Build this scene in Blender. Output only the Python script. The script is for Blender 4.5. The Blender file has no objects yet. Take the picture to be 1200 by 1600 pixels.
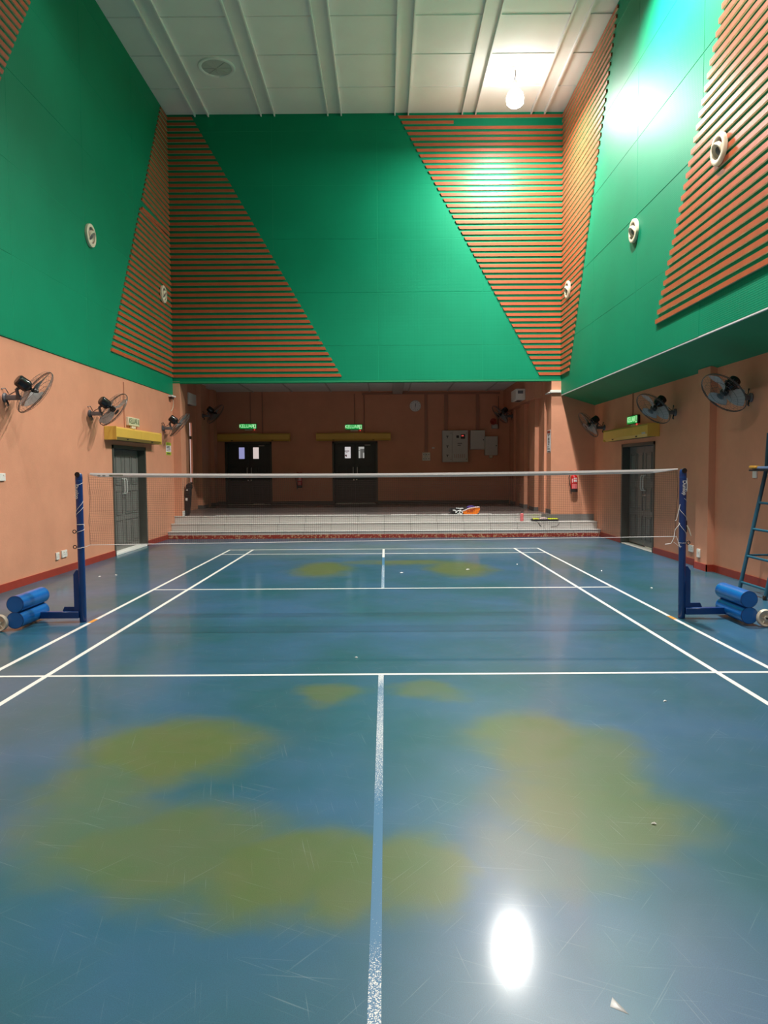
import bpy, bmesh, math, random
from mathutils import Vector, Matrix
random.seed(7)
R = math.radians
scene = bpy.context.scene
COL = scene.collection

# ------------------------------------------------------------------ camera
def make_camera():
    f, cx, cy, cz = 1124.04, 0.0414, -7.419, 1.5696
    yaw, pit, rol = 0.002017, -0.059427, -0.006497
    fw = Vector((-math.sin(yaw) * math.cos(pit), math.cos(yaw) * math.cos(pit), math.sin(pit)))
    r = Vector((math.cos(yaw), math.sin(yaw), 0))
    u = r.cross(fw)
    r2 = r * math.cos(rol) + u * math.sin(rol)
    u2 = -r * math.sin(rol) + u * math.cos(rol)
    m = Matrix(((r2.x, u2.x, -fw.x, cx), (r2.y, u2.y, -fw.y, cy), (r2.z, u2.z, -fw.z, cz), (0, 0, 0, 1)))
    cd = bpy.data.cameras.new('camera')
    cd.sensor_fit = 'HORIZONTAL'
    cd.sensor_width = 36.0
    cd.lens = 36.0 * f / 1200.0
    cd.clip_end = 200
    co = bpy.data.objects.new('camera', cd)
    COL.objects.link(co)
    co.matrix_world = m
    scene.camera = co
make_camera()

# ------------------------------------------------------------------ world, exposure, lamps
w = bpy.data.worlds.new('world')
scene.world = w
w.use_nodes = True
w.node_tree.nodes['Background'].inputs[0].default_value = (0.5, 0.55, 0.6, 1)
w.node_tree.nodes['Background'].inputs[1].default_value = 0.05
vs = scene.view_settings
vs.view_transform = 'Standard'
vs.look = 'None'
vs.gamma = 1.0
vs.use_curve_mapping = False
vs.exposure = 0.0

BULB_POS = (2.75, 7.79, 9.17)
BULB_RADIANCE = 48.0
BULB_DOWN_WATTS = 550.0
# recessed ceiling downlights: x, y, watts (0 = dead lamp), cone degrees
DOWNLIGHTS = [(-3.32, 7.65, 0, 0), (2.75, 2.9, 4000, 138), (-3.32, 2.9, 80, 128),
              (2.30, -2.0, 1900, 118), (-3.32, -2.0, 1500, 118), (2.30, -6.8, 200, 116), (-3.32, -6.8, 250, 116)]
LAMP_COLOUR = (1.0, 0.96, 0.90)

# ------------------------------------------------------------------ materials
def new_mat(name):
    m = bpy.data.materials.new(name)
    m.use_nodes = True
    nt = m.node_tree
    return m, nt, nt.nodes['Principled BSDF']

def N(nt, typ, **kw):
    n = nt.nodes.new(typ)
    for k, v in kw.items():
        setattr(n, k, v)
    return n

def simple(name, col, rough=0.5, metal=0.0, var=0.12, scale=6.0, bump=0.0, bscale=60.0, coat=0.0, emit=None, es=0.0, spec=0.5):
    """procedural paint / plastic / metal: a noise varies the colour, another the relief"""
    m, nt, b = new_mat(name)
    tc = N(nt, 'ShaderNodeTexCoord')
    no = N(nt, 'ShaderNodeTexNoise')
    no.inputs['Scale'].default_value = scale
    no.inputs['Detail'].default_value = 4
    nt.links.new(tc.outputs['Object'], no.inputs['Vector'])
    mx = N(nt, 'ShaderNodeMix', data_type='RGBA')
    mx.inputs['A'].default_value = (*[c * (1 - var) for c in col], 1)
    mx.inputs['B'].default_value = (*[min(1, c * (1 + var)) for c in col], 1)
    nt.links.new(no.outputs['Fac'], mx.inputs['Factor'])
    nt.links.new(mx.outputs['Result'], b.inputs['Base Color'])
    b.inputs['Roughness'].default_value = rough
    b.inputs['Metallic'].default_value = metal
    b.inputs['Coat Weight'].default_value = coat
    b.inputs['Specular IOR Level'].default_value = spec
    if bump:
        n2 = N(nt, 'ShaderNodeTexNoise')
        n2.inputs['Scale'].default_value = bscale
        n2.inputs['Detail'].default_value = 3
        nt.links.new(tc.outputs['Object'], n2.inputs['Vector'])
        bp = N(nt, 'ShaderNodeBump')
        bp.inputs['Strength'].default_value = bump
        bp.inputs['Distance'].default_value = 0.01
        nt.links.new(n2.outputs['Fac'], bp.inputs['Height'])
        nt.links.new(bp.outputs['Normal'], b.inputs['Normal'])
    if emit:
        b.inputs['Emission Color'].default_value = (*emit, 1)
        b.inputs['Emission Strength'].default_value = es
    return m

def fabric_green(name):
    """painted perforated acoustic board: fine woven dots"""
    m, nt, b = new_mat(name)
    tc = N(nt, 'ShaderNodeTexCoord')
    ge = N(nt, 'ShaderNodeNewGeometry')
    no = N(nt, 'ShaderNodeTexNoise')
    no.inputs['Scale'].default_value = 0.9
    no.inputs['Detail'].default_value = 6
    nt.links.new(ge.outputs['Position'], no.inputs['Vector'])
    mx = N(nt, 'ShaderNodeMix', data_type='RGBA')
    mx.inputs['A'].default_value = (0.0008, 0.185, 0.090, 1)
    mx.inputs['B'].default_value = (0.0018, 0.252, 0.128, 1)
    nt.links.new(no.outputs['Fac'], mx.inputs['Factor'])
    nt.links.new(mx.outputs['Result'], b.inputs['Base Color'])
    b.inputs['Roughness'].default_value = 0.52
    b.inputs['Specular IOR Level'].default_value = 0.16
    vo = N(nt, 'ShaderNodeTexVoronoi')
    vo.inputs['Scale'].default_value = 38
    vo.inputs['Randomness'].default_value = 0.0
    nt.links.new(ge.outputs['Position'], vo.inputs['Vector'])
    bp = N(nt, 'ShaderNodeBump')
    bp.inputs['Strength'].default_value = 0.35
    bp.inputs['Distance'].default_value = 0.006
    nt.links.new(vo.outputs['Distance'], bp.inputs['Height'])
    nt.links.new(bp.outputs['Normal'], b.inputs['Normal'])
    return m

def wall_paint(name, col):
    m, nt, b = new_mat(name)
    ge = N(nt, 'ShaderNodeNewGeometry')
    no = N(nt, 'ShaderNodeTexNoise')
    no.inputs['Scale'].default_value = 1.3
    no.inputs['Detail'].default_value = 7
    no.inputs['Roughness'].default_value = 0.65
    nt.links.new(ge.outputs['Position'], no.inputs['Vector'])
    rp = N(nt, 'ShaderNodeValToRGB')
    rp.color_ramp.elements[0].position = 0.3
    rp.color_ramp.elements[0].color = (*[c * 0.9 for c in col], 1)
    rp.color_ramp.elements[1].position = 0.7
    rp.color_ramp.elements[1].color = (*[min(1, c * 1.05) for c in col], 1)
    nt.links.new(no.outputs['Fac'], rp.inputs['Fac'])
    nt.links.new(rp.outputs['Color'], b.inputs['Base Color'])
    b.inputs['Roughness'].default_value = 0.55
    b.inputs['Specular IOR Level'].default_value = 0.3
    n2 = N(nt, 'ShaderNodeTexNoise')
    n2.inputs['Scale'].default_value = 45
    nt.links.new(ge.outputs['Position'], n2.inputs['Vector'])
    bp = N(nt, 'ShaderNodeBump')
    bp.inputs['Strength'].default_value = 0.12
    bp.inputs['Distance'].default_value = 0.01
    nt.links.new(n2.outputs['Fac'], bp.inputs['Height'])
    nt.links.new(bp.outputs['Normal'], b.inputs['Normal'])
    return m

# worn, yellowed patches of the vinyl: centre x, y, radius x, y (metres on the court)
WORN = [(-1.18, -3.46, .56, .52, 1.0), (-1.28, -4.25, .36, .40, .75), (-0.88, -4.50, .62, .44, .9), (-0.36, -4.68, .44, .36, 1.0),
        (-0.1, -4.72, .22, .34, 1.0), (0.16, -4.70, .24, .33, 1.0), (0.89, -3.36, .38, .58, 1.0), (1.12, -3.53, .38, .52, .9),
        (0.98, -4.25, .46, .46, .95), (0.75, -4.6, .4, .3, .5), (-0.33, -2.47, .28, .26, .8), (0.31, -2.41, .28, .27, .8),
        (-1.38, -3.95, .34, .36, .8), (1.05, -3.9, .36, .42, .9), (-0.95, 3.88, .5, .95, 1.0), (1.21, 3.86, .55, .95, 1.0), (0.45, 4.62, .8, .36, .9), (-0.3, 4.7, .5, .3, .6)]

def floor_mat():
    m, nt, b = new_mat('blue_vinyl')
    L = nt.links.new
    ge = N(nt, 'ShaderNodeNewGeometry')
    warp = N(nt, 'ShaderNodeTexNoise')
    warp.inputs['Scale'].default_value = 2.3
    warp.inputs['Detail'].default_value = 6
    L(ge.outputs['Position'], warp.inputs['Vector'])
    ws = N(nt, 'ShaderNodeVectorMath', operation='SUBTRACT')
    ws.inputs[1].default_value = (0.5, 0.5, 0.5)
    L(warp.outputs['Color'], ws.inputs[0])
    wm = N(nt, 'ShaderNodeVectorMath', operation='MULTIPLY_ADD')
    wm.inputs[1].default_value = (0.45, 0.55, 0)
    L(ws.outputs[0], wm.inputs[0])
    L(ge.outputs['Position'], wm.inputs[2])
    acc = None
    for (x, y, rx, ry, a) in WORN:
        s = N(nt, 'ShaderNodeVectorMath', operation='SUBTRACT')
        s.inputs[1].default_value = (x, y, 0)
        L(wm.outputs[0], s.inputs[0])
        d = N(nt, 'ShaderNodeVectorMath', operation='MULTIPLY')
        d.inputs[1].default_value = (1 / rx, 1 / ry, 0)
        L(s.outputs[0], d.inputs[0])
        ln = N(nt, 'ShaderNodeVectorMath', operation='LENGTH')
        L(d.outputs[0], ln.inputs[0])
        mr = N(nt, 'ShaderNodeMapRange', interpolation_type='SMOOTHSTEP')
        mr.inputs['From Min'].default_value = 1.28
        mr.inputs['From Max'].default_value = 0.48
        mr.inputs['To Max'].default_value = a
        L(ln.outputs['Value'], mr.inputs['Value'])
        if acc is None:
            acc = mr.outputs['Result']
        else:
            mxx = N(nt, 'ShaderNodeMath', operation='MAXIMUM')
            L(acc, mxx.inputs[0])
            L(mr.outputs['Result'], mxx.inputs[1])
            acc = mxx.outputs[0]
    # blue base with cloudy variation
    n1 = N(nt, 'ShaderNodeTexNoise')
    n1.inputs['Scale'].default_value = 0.8
    n1.inputs['Detail'].default_value = 8
    L(ge.outputs['Position'], n1.inputs['Vector'])
    base = N(nt, 'ShaderNodeMix', data_type='RGBA')
    base.inputs['A'].default_value = (0.012, 0.088, 0.114, 1)
    base.inputs['B'].default_value = (0.028, 0.103, 0.190, 1)
    n1r = N(nt, 'ShaderNodeMapRange')
    n1r.inputs['From Min'].default_value = 0.36
    n1r.inputs['From Max'].default_value = 0.64
    L(n1.outputs['Fac'], n1r.inputs['Value'])
    L(n1r.outputs['Result'], base.inputs['Factor'])
    n2 = N(nt, 'ShaderNodeTexNoise')
    n2.inputs['Scale'].default_value = 5
    n2.inputs['Detail'].default_value = 6
    L(ge.outputs['Position'], n2.inputs['Vector'])
    wornc = N(nt, 'ShaderNodeMix', data_type='RGBA')
    wornc.inputs['A'].default_value = (0.078, 0.135, 0.016, 1)
    wornc.inputs['B'].default_value = (0.112, 0.124, 0.030, 1)
    L(n2.outputs['Fac'], wornc.inputs['Factor'])
    c1 = N(nt, 'ShaderNodeMix', data_type='RGBA')
    wf = N(nt, 'ShaderNodeMath', operation='MULTIPLY')
    wf.inputs[1].default_value = 0.82
    L(acc, wf.inputs[0])
    L(wf.outputs[0], c1.inputs['Factor'])
    L(base.outputs['Result'], c1.inputs['A'])
    L(wornc.outputs['Result'], c1.inputs['B'])
    # fine speckle of the vinyl
    gn = N(nt, 'ShaderNodeTexNoise')
    gn.inputs['Scale'].default_value = 330
    gn.inputs['Detail'].default_value = 2
    L(ge.outputs['Position'], gn.inputs['Vector'])
    gr = N(nt, 'ShaderNodeMapRange')
    gr.inputs['From Min'].default_value = 0.3
    gr.inputs['From Max'].default_value = 0.7
    gr.inputs['To Min'].default_value = 0.80
    gr.inputs['To Max'].default_value = 1.20
    L(gn.outputs['Fac'], gr.inputs['Value'])
    gm = N(nt, 'ShaderNodeVectorMath', operation='SCALE')
    L(c1.outputs['Result'], gm.inputs[0])
    L(gr.outputs['Result'], gm.inputs['Scale'])
    # scuff scratches: two sets of stretched, thresholded noise
    last = gm.outputs[0]
    for (ang, sx, sy, thr) in ((0.45, 2.2, 120, .67), (-0.9, 1.8, 130, .675), (1.35, 2.6, 140, .675), (0.1, 1.6, 110, .68)):
        mp = N(nt, 'ShaderNodeMapping')
        mp.inputs['Rotation'].default_value = (0, 0, ang)
        L(ge.outputs['Position'], mp.inputs['Vector'])
        ms = N(nt, 'ShaderNodeVectorMath', operation='MULTIPLY')
        ms.inputs[1].default_value = (sx, sy, 1)
        L(mp.outputs[0], ms.inputs[0])
        sn = N(nt, 'ShaderNodeTexNoise')
        sn.inputs['Scale'].default_value = 1.0
        sn.inputs['Detail'].default_value = 2
        L(ms.outputs[0], sn.inputs['Vector'])
        mr = N(nt, 'ShaderNodeMapRange')
        mr.inputs['From Min'].default_value = thr
        mr.inputs['From Max'].default_value = thr + .08
        mr.inputs['To Max'].default_value = 0.13
        L(sn.outputs['Fac'], mr.inputs['Value'])
        mc = N(nt, 'ShaderNodeMix', data_type='RGBA')
        mc.inputs['B'].default_value = (0.5, 0.6, 0.6, 1)
        L(mr.outputs['Result'], mc.inputs['Factor'])
        L(last, mc.inputs['A'])
        last = mc.outputs['Result']
    L(last, b.inputs['Base Color'])
    rr = N(nt, 'ShaderNodeMapRange')
    rr.inputs['To Min'].default_value = 0.33
    rr.inputs['To Max'].default_value = 0.43
    L(n2.outputs['Fac'], rr.inputs['Value'])
    L(rr.outputs['Result'], b.inputs['Roughness'])
    b.inputs['Specular IOR Level'].default_value = 0.36
    b.inputs['Coat Weight'].default_value = 0.42
    b.inputs['Coat Roughness'].default_value = 0.12
    n3 = N(nt, 'ShaderNodeTexNoise')
    n3.inputs['Scale'].default_value = 260
    L(ge.outputs['Position'], n3.inputs['Vector'])
    bp = N(nt, 'ShaderNodeBump')
    bp.inputs['Strength'].default_value = 0.05
    bp.inputs['Distance'].default_value = 0.002
    L(n3.outputs['Fac'], bp.inputs['Height'])
    L(bp.outputs['Normal'], b.inputs['Normal'])
    return m

def worn_paint(name, col, under, bands=None, amount=0.5, scale=180):
    """paint that has flaked: noise cuts holes showing the colour under it; bands = list of (y0, y1, keep)"""
    m, nt, b = new_mat(name)
    L = nt.links.new
    ge = N(nt, 'ShaderNodeNewGeometry')
    no = N(nt, 'ShaderNodeTexNoise')
    no.inputs['Scale'].default_value = scale
    no.inputs['Detail'].default_value = 3
    L(ge.outputs['Position'], no.inputs['Vector'])
    sep = N(nt, 'ShaderNodeSeparateXYZ')
    L(ge.outputs['Position'], sep.inputs[0])
    thr = None
    if bands:
        rp = N(nt, 'ShaderNodeFloatCurve') if False else None
        cr = N(nt, 'ShaderNodeValToRGB')
        y0, y1 = bands[0][0], bands[-1][0]
        mr = N(nt, 'ShaderNodeMapRange')
        mr.inputs['From Min'].default_value = y0
        mr.inputs['From Max'].default_value = y1
        L(sep.outputs['Y'], mr.inputs['Value'])
        L(mr.outputs['Result'], cr.inputs['Fac'])
        els = cr.color_ramp.elements
        while len(els) > 1:
            els.remove(els[-1])
        els[0].position = 0
        els[0].color = (bands[0][1],) * 3 + (1,)
        for (yy, k) in bands[1:]:
            e = els.new((yy - y0) / (y1 - y0))
            e.color = (k, k, k, 1)
        thr = cr.outputs['Color']
    ad = N(nt, 'ShaderNodeMath', operation='ADD')
    L(no.outputs['Fac'], ad.inputs[0])
    if thr is not None:
        L(thr, ad.inputs[1])
    else:
        ad.inputs[1].default_value = amount
    st = N(nt, 'ShaderNodeMapRange')
    st.inputs['From Min'].default_value = 0.95
    st.inputs['From Max'].default_value = 1.05
    L(ad.outputs[0], st.inputs['Value'])
    mx = N(nt, 'ShaderNodeMix', data_type='RGBA')
    mx.inputs['A'].default_value = (*under, 1)
    mx.inputs['B'].default_value = (*col, 1)
    L(st.outputs['Result'], mx.inputs['Factor'])
    L(mx.outputs['Result'], b.inputs['Base Color'])
    b.inputs['Roughness'].default_value = 0.35
    return m

M = {}
M['floor'] = floor_mat()
M['line'] = simple('white_line_paint', (0.72, 0.72, 0.68), 0.4, var=.06, scale=30)
M['line_worn'] = worn_paint('worn_centre_line', (0.70, 0.71, 0.69), (0.05, 0.16, 0.29),
                            bands=[(-6.7, .53), (-5.55, .50), (-5.25, .44), (-5.05, .28), (-4.3, .25), (-3.95, .42), (-3.3, .50), (-2.7, .47), (-2.35, .40), (-2.15, .53), (-1.95, .56)], scale=200)
M['line_worn_far'] = worn_paint('worn_far_centre_line', (0.70, 0.71, 0.69), (0.05, 0.17, 0.30),
                                bands=[(1.9, .48), (2.8, .42), (3.6, .47), (4.2, .44), (4.6, .25), (5.3, .28), (5.4, .75), (6.8, .8)], scale=60)
M['orange_mark'] = simple('orange_tape', (0.62, 0.26, 0.04), 0.5)
M['green'] = fabric_green('green_acoustic_board')
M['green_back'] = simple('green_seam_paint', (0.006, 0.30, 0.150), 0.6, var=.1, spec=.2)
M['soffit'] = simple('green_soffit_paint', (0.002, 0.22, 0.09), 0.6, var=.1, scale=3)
M['slat'] = simple('rust_painted_slat', (0.43, 0.088, 0.030), 0.40, var=.2, scale=4, bump=.15, bscale=25)
M['slat_edge'] = simple('raw_slat_edge', (0.62, 0.50, 0.33), 0.6, var=.2, scale=12)
M['peach'] = wall_paint('peach_wall_paint', (0.63, 0.290, 0.178))
M['ceil'] = simple('ceiling_board', (0.80, 0.79, 0.765), 0.8, var=.06, scale=1.5)
M['ceil_strip'] = simple('ceiling_strip', (0.74, 0.73, 0.70), 0.7, var=.06, scale=2)
M['rib'] = simple('ceiling_rib', (0.80, 0.79, 0.77), 0.6, var=.04)
M['dark'] = simple('dark_gap', (0.03, 0.03, 0.03), 0.9)
M['red_base'] = simple('red_skirting_paint', (0.30, 0.035, 0.018), 0.4, var=.2, scale=9)
M['red_worn'] = worn_paint('flaked_red_skirting', (0.26, 0.025, 0.015), (0.50, 0.28, 0.16), amount=0.57, scale=30)
M['tile'] = simple('pale_grey_step_tile', (0.52, 0.505, 0.485), 0.35, var=.08, scale=5)
M['nosing'] = simple('step_nosing', (0.68, 0.67, 0.64), 0.4, var=.06)
M['grout'] = simple('grout', (0.16, 0.155, 0.15), 0.8)
M['stage'] = simple('stage_floor_tile', (0.16, 0.135, 0.13), 0.28, var=.15, scale=2)
M['skirt'] = simple('grey_skirting', (0.10, 0.095, 0.09), 0.5)
M['door'] = simple('grey_door_paint', (0.155, 0.158, 0.145), 0.42, var=.12, scale=5)
M['door_frame'] = simple('dark_door_frame', (0.060, 0.066, 0.055), 0.45)
M['door_dark'] = simple('dark_green_door_paint', (0.040, 0.046, 0.044), 0.45)
M['chrome'] = simple('chrome', (0.75, 0.75, 0.74), 0.2, metal=1, var=.02)
M['leak_white'] = simple('door_leak_white', (0.86, 0.85, 0.81), 0.35, var=.05, scale=9)  # plain white standing in for light that leaks under the doors
M['yellow'] = simple('yellowed_plastic', (0.66, 0.42, 0.075), 0.4, var=.12, scale=3)
M['white'] = simple('white_plastic', (0.72, 0.70, 0.65), 0.4, var=.05)
M['cream'] = simple('cream_plastic', (0.70, 0.62, 0.47), 0.4, var=.06)
M['black'] = simple('black_plastic', (0.012, 0.012, 0.013), 0.35, var=.1)
M['black_gloss'] = simple('black_motor_enamel', (0.010, 0.010, 0.012), 0.15)
M['fan_grey'] = simple('fan_blade_grey', (0.27, 0.27, 0.265), 0.35, var=.08)
M['fan_wire'] = simple('fan_wire', (0.07, 0.066, 0.064), 0.35)
M['bracket'] = simple('fan_bracket_grey', (0.13, 0.125, 0.135), 0.4)
M['blue'] = simple('blue_enamel', (0.004, 0.115, 0.40), 0.28, var=.18, scale=6, coat=.3)
M['blue_dark'] = simple('navy_post_enamel', (0.003, 0.038, 0.165), 0.30, var=.2, scale=5, coat=.2)
M['teal'] = simple('teal_enamel', (0.012, 0.085, 0.14), 0.30, var=.25, scale=7)
M['tape'] = simple('white_net_tape', (0.80, 0.78, 0.77), 0.6, var=.05)
M['cord'] = simple('brown_net_cord', (0.055, 0.026, 0.020), 0.7)
M['string'] = simple('white_string', (0.72, 0.70, 0.68), 0.7)
M['wheel'] = simple('ivory_wheel', (0.62, 0.56, 0.44), 0.45, var=.12, scale=20)
M['red'] = simple('red_enamel', (0.45, 0.008, 0.010), 0.25, var=.1)
M['red_print'] = simple('red_print', (0.5, 0.02, 0.03), 0.5)
M['paper'] = simple('white_paper', (0.74, 0.72, 0.72), 0.7, var=.04)
M['lime'] = simple('lime_print', (0.40, 0.52, 0.02), 0.6, var=.1)
M['ink'] = simple('black_ink', (0.02, 0.02, 0.02), 0.6)
M['grey_box'] = simple('grey_enclosure', (0.50, 0.49, 0.46), 0.45, var=.06)
M['conduit'] = simple('painted_conduit', (0.52, 0.25, 0.155), 0.5, var=.06)
M['conduit_d'] = simple('dull_conduit', (0.36, 0.16, 0.10), 0.5, var=.06)
M['orange'] = simple('orange_bag_vinyl', (0.85, 0.20, 0.012), 0.35, var=.1, scale=12)
M['bag_black'] = simple('black_bag_cloth', (0.012, 0.012, 0.014), 0.55, var=.2)
M['bag_white'] = simple('white_bag_vinyl', (0.70, 0.72, 0.72), 0.4, var=.08)
M['purple'] = simple('purple_cloth', (0.07, 0.04, 0.25), 0.6)
M['neon'] = simple('neon_yellow_vinyl', (0.72, 0.80, 0.02), 0.4, var=.08)
M['pink'] = simple('pink_bottle_plastic', (0.72, 0.16, 0.17), 0.3, var=.06)
M['skin_cloth'] = simple('pale_pink_cloth', (0.66, 0.52, 0.50), 0.7)
M['sign_lit'] = simple('lit_green_sign', (0.0, 0.30, 0.05), 0.4, emit=(0.0, 0.38, 0.06), es=0.55)
M['sign_letter'] = simple('lit_sign_letter', (0.6, 0.9, 0.6), 0.4, emit=(0.42, 1.0, 0.45), es=0.85)
M['sign_off'] = simple('unlit_cream_sign', (0.62, 0.62, 0.40), 0.4, var=.04)
M['sign_ink'] = simple('sign_olive_ink', (0.10, 0.13, 0.06), 0.5)
M['red_led'] = simple('red_lamp', (0.5, 0.02, 0.02), 0.4, emit=(1.0, 0.10, 0.08), es=0.6)
M['pane_blue'] = simple('pane_lavender_light', (0.3, 0.3, 0.5), 0.3, emit=(0.27, 0.27, 0.50), es=1.0)
M['pane_warm'] = simple('pane_warm_light', (0.5, 0.45, 0.42), 0.3, emit=(0.62, 0.52, 0.50), es=1.0)
M['pane_grey'] = simple('pane_grey_light', (0.4, 0.4, 0.4), 0.3, emit=(0.36, 0.36, 0.34), es=1.0)
M['pane_white'] = simple('pane_white_light', (0.5, 0.5, 0.5), 0.3, emit=(0.55, 0.52, 0.53), es=1.0)
M['pane_dim'] = simple('pane_dim_grey', (0.1, 0.1, 0.1), 0.3, emit=(0.09, 0.09, 0.085), es=1.0)
M['slit'] = simple('window_daylight', (0.5, 0.45, 0.45), 0.3, emit=(0.75, 0.55, 0.52), es=0.75)
M['lens_off'] = simple('dead_lamp_lens', (0.55, 0.56, 0.54), 0.2, var=.1)
M['lens_on'] = simple('lit_lamp_lens', (0.8, 0.8, 0.8), 0.3, emit=(1, .96, .9), es=2.0)
M['bulb'] = simple('glowing_bulb', (0.9, 0.9, 0.9), 0.3, emit=(1.0, 0.97, 0.92), es=BULB_RADIANCE)
M['seat_orange'] = simple('umpire_seat_orange', (0.75, 0.38, 0.05), 0.4)
M['seat_blue'] = simple('umpire_seat_pale_blue', (0.22, 0.33, 0.62), 0.45)
M['feather'] = simple('white_feather', (0.80, 0.80, 0.78), 0.7)

# ------------------------------------------------------------------ mesh helpers
class MB:
    def __init__(s):
        s.v, s.f, s.mi = [], [], []

    def add(s, vs, fs, mi=0):
        o = len(s.v)
        s.v += [tuple(p) for p in vs]
        for f in fs:
            s.f.append(tuple(i + o for i in f))
            s.mi.append(mi)
        return s

    def box(s, x0, x1, y0, y1, z0, z1, mi=0):
        vs = [(x0, y0, z0), (x1, y0, z0), (x1, y1, z0), (x0, y1, z0), (x0, y0, z1), (x1, y0, z1), (x1, y1, z1), (x0, y1, z1)]
        fs = [(0, 3, 2, 1), (4, 5, 6, 7), (0, 1, 5, 4), (1, 2, 6, 5), (2, 3, 7, 6), (3, 0, 4, 7)]
        return s.add(vs, fs, mi)

    def bbox(s, x0, x1, y0, y1, z0, z1, b=0.01, seg=2):
        bm = bmesh.new()
        bmesh.ops.create_cube(bm, size=1)
        for v in bm.verts:
            v.co = Vector(((x0 + x1) / 2 + v.co.x * (x1 - x0), (y0 + y1) / 2 + v.co.y * (y1 - y0), (z0 + z1) / 2 + v.co.z * (z1 - z0)))
        bmesh.ops.bevel(bm, geom=bm.edges[:], offset=b, segments=seg, profile=0.5, affect='EDGES', clamp_overlap=True)
        bm.verts.index_update()
        s.add([v.co[:] for v in bm.verts], [[v.index for v in f.verts] for f in bm.faces])
        bm.free()
        return s

    def prism(s, poly, axis, a, b, mi=0):
        """poly: 2-D outline; axis the extrusion axis (0 x: poly=(y,z); 1 y: poly=(x,z); 2 z: poly=(x,y))"""
        def p3(p, t):
            return {0: (t, p[0], p[1]), 1: (p[0], t, p[1]), 2: (p[0], p[1], t)}[axis]
        n = len(poly)
        vs = [p3(p, a) for p in poly] + [p3(p, b) for p in poly]
        fs = [tuple(range(n))[::-1], tuple(range(n, 2 * n))] + [(i, (i + 1) % n, n + (i + 1) % n, n + i) for i in range(n)]
        return s.add(vs, fs, mi)

    def lathe(s, prof, mat=None, n=24, mi=0, cap=True):
        """prof: (radius, height) along local z"""
        mat = mat or Matrix.Identity(4)
        vs, fs = [], []
        for (r, h) in prof:
            for k in range(n):
                a = 2 * math.pi * k / n
                vs.append(mat @ Vector((r * math.cos(a), r * math.sin(a), h)))
        for i in range(len(prof) - 1):
            for k in range(n):
                fs.append((i * n + k, i * n + (k + 1) % n, (i + 1) * n + (k + 1) % n, (i + 1) * n + k))
        if cap:
            fs.append(tuple(range(n))[::-1])
            fs.append(tuple((len(prof) - 1) * n + k for k in range(n)))
        return s.add(vs, fs, mi)

    def tube(s, pts, r, n=8, mi=0, closed=False):
        pts = [Vector(p) for p in pts]
        rs = r if isinstance(r, (list, tuple)) else [r] * len(pts)
        m = len(pts)
        vs, fs = [], []
        up = None
        for i, p in enumerate(pts):
            if closed:
                t = (pts[(i + 1) % m] - pts[i - 1]).normalized()
            else:
                t = (pts[min(i + 1, m - 1)] - pts[max(i - 1, 0)]).normalized()
            if up is None:
                up = Vector((0, 0, 1)) if abs(t.z) < 0.9 else Vector((1, 0, 0))
            a = (up - t * up.dot(t)).normalized()
            up = a
            b = t.cross(a)
            for k in range(n):
                an = 2 * math.pi * k / n
                vs.append(p + (a * math.cos(an) + b * math.sin(an)) * rs[i])
        for i in range(m if closed else m - 1):
            j = (i + 1) % m
            for k in range(n):
                fs.append((i * n + k, j * n + k, j * n + (k + 1) % n, i * n + (k + 1) % n))
        if not closed:
            fs.append(tuple(range(n)))
            fs.append(tuple((m - 1) * n + k for k in range(n))[::-1])
        return s.add(vs, fs, mi)

    def mesh(s, name, mats, smooth=True):
        me = bpy.data.meshes.new(name)
        me.from_pydata(s.v, [], s.f)
        if not isinstance(mats, (list, tuple)):
            mats = [mats]
        for m in mats:
            me.materials.append(M[m])
        if len(mats) > 1:
            me.polygons.foreach_set('material_index', s.mi)
        bm = bmesh.new()
        bm.from_mesh(me)
        bmesh.ops.recalc_face_normals(bm, faces=bm.faces[:])
        bm.to_mesh(me)
        bm.free()
        if smooth:
            me.shade_smooth()
            me.set_sharp_from_angle(angle=R(38))
        me.update()
        return me

    def obj(s, name, mats, parent=None, smooth=True):
        return link(name, s.mesh(name, mats, smooth), parent)

def link(name, data, parent=None, mat=None):
    o = bpy.data.objects.new(name, data)
    COL.objects.link(o)
    if parent is not None:
        o.parent = parent
    if mat is not None:
        o.matrix_local = mat
    return o

def tag(o, label, cat, group=None, kind=None):
    o['label'] = label
    o['category'] = cat
    if group:
        o['group'] = group
    if kind:
        o['kind'] = kind
    return o

def struct(o, label, cat):
    return tag(o, label, cat, kind='structure')

def thing(name, label, cat, mat=None, group=None):
    o = bpy.data.objects.new(name, None)
    o.empty_display_size = 0.1
    COL.objects.link(o)
    if mat is not None:
        o.matrix_world = mat
    return tag(o, label, cat, group)

def T(x, y, z):
    return Matrix.Translation((x, y, z))

def RZ(d):
    return Matrix.Rotation(R(d), 4, 'Z')

def RX(d):
    return Matrix.Rotation(R(d), 4, 'X')

def RY(d):
    return Matrix.Rotation(R(d), 4, 'Y')

def aim(origin, n):
    """matrix at origin whose +z points along n"""
    q = Vector(n).normalized().to_track_quat('Z', 'Y')
    return Matrix.Translation(origin) @ q.to_matrix().to_4x4()

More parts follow.
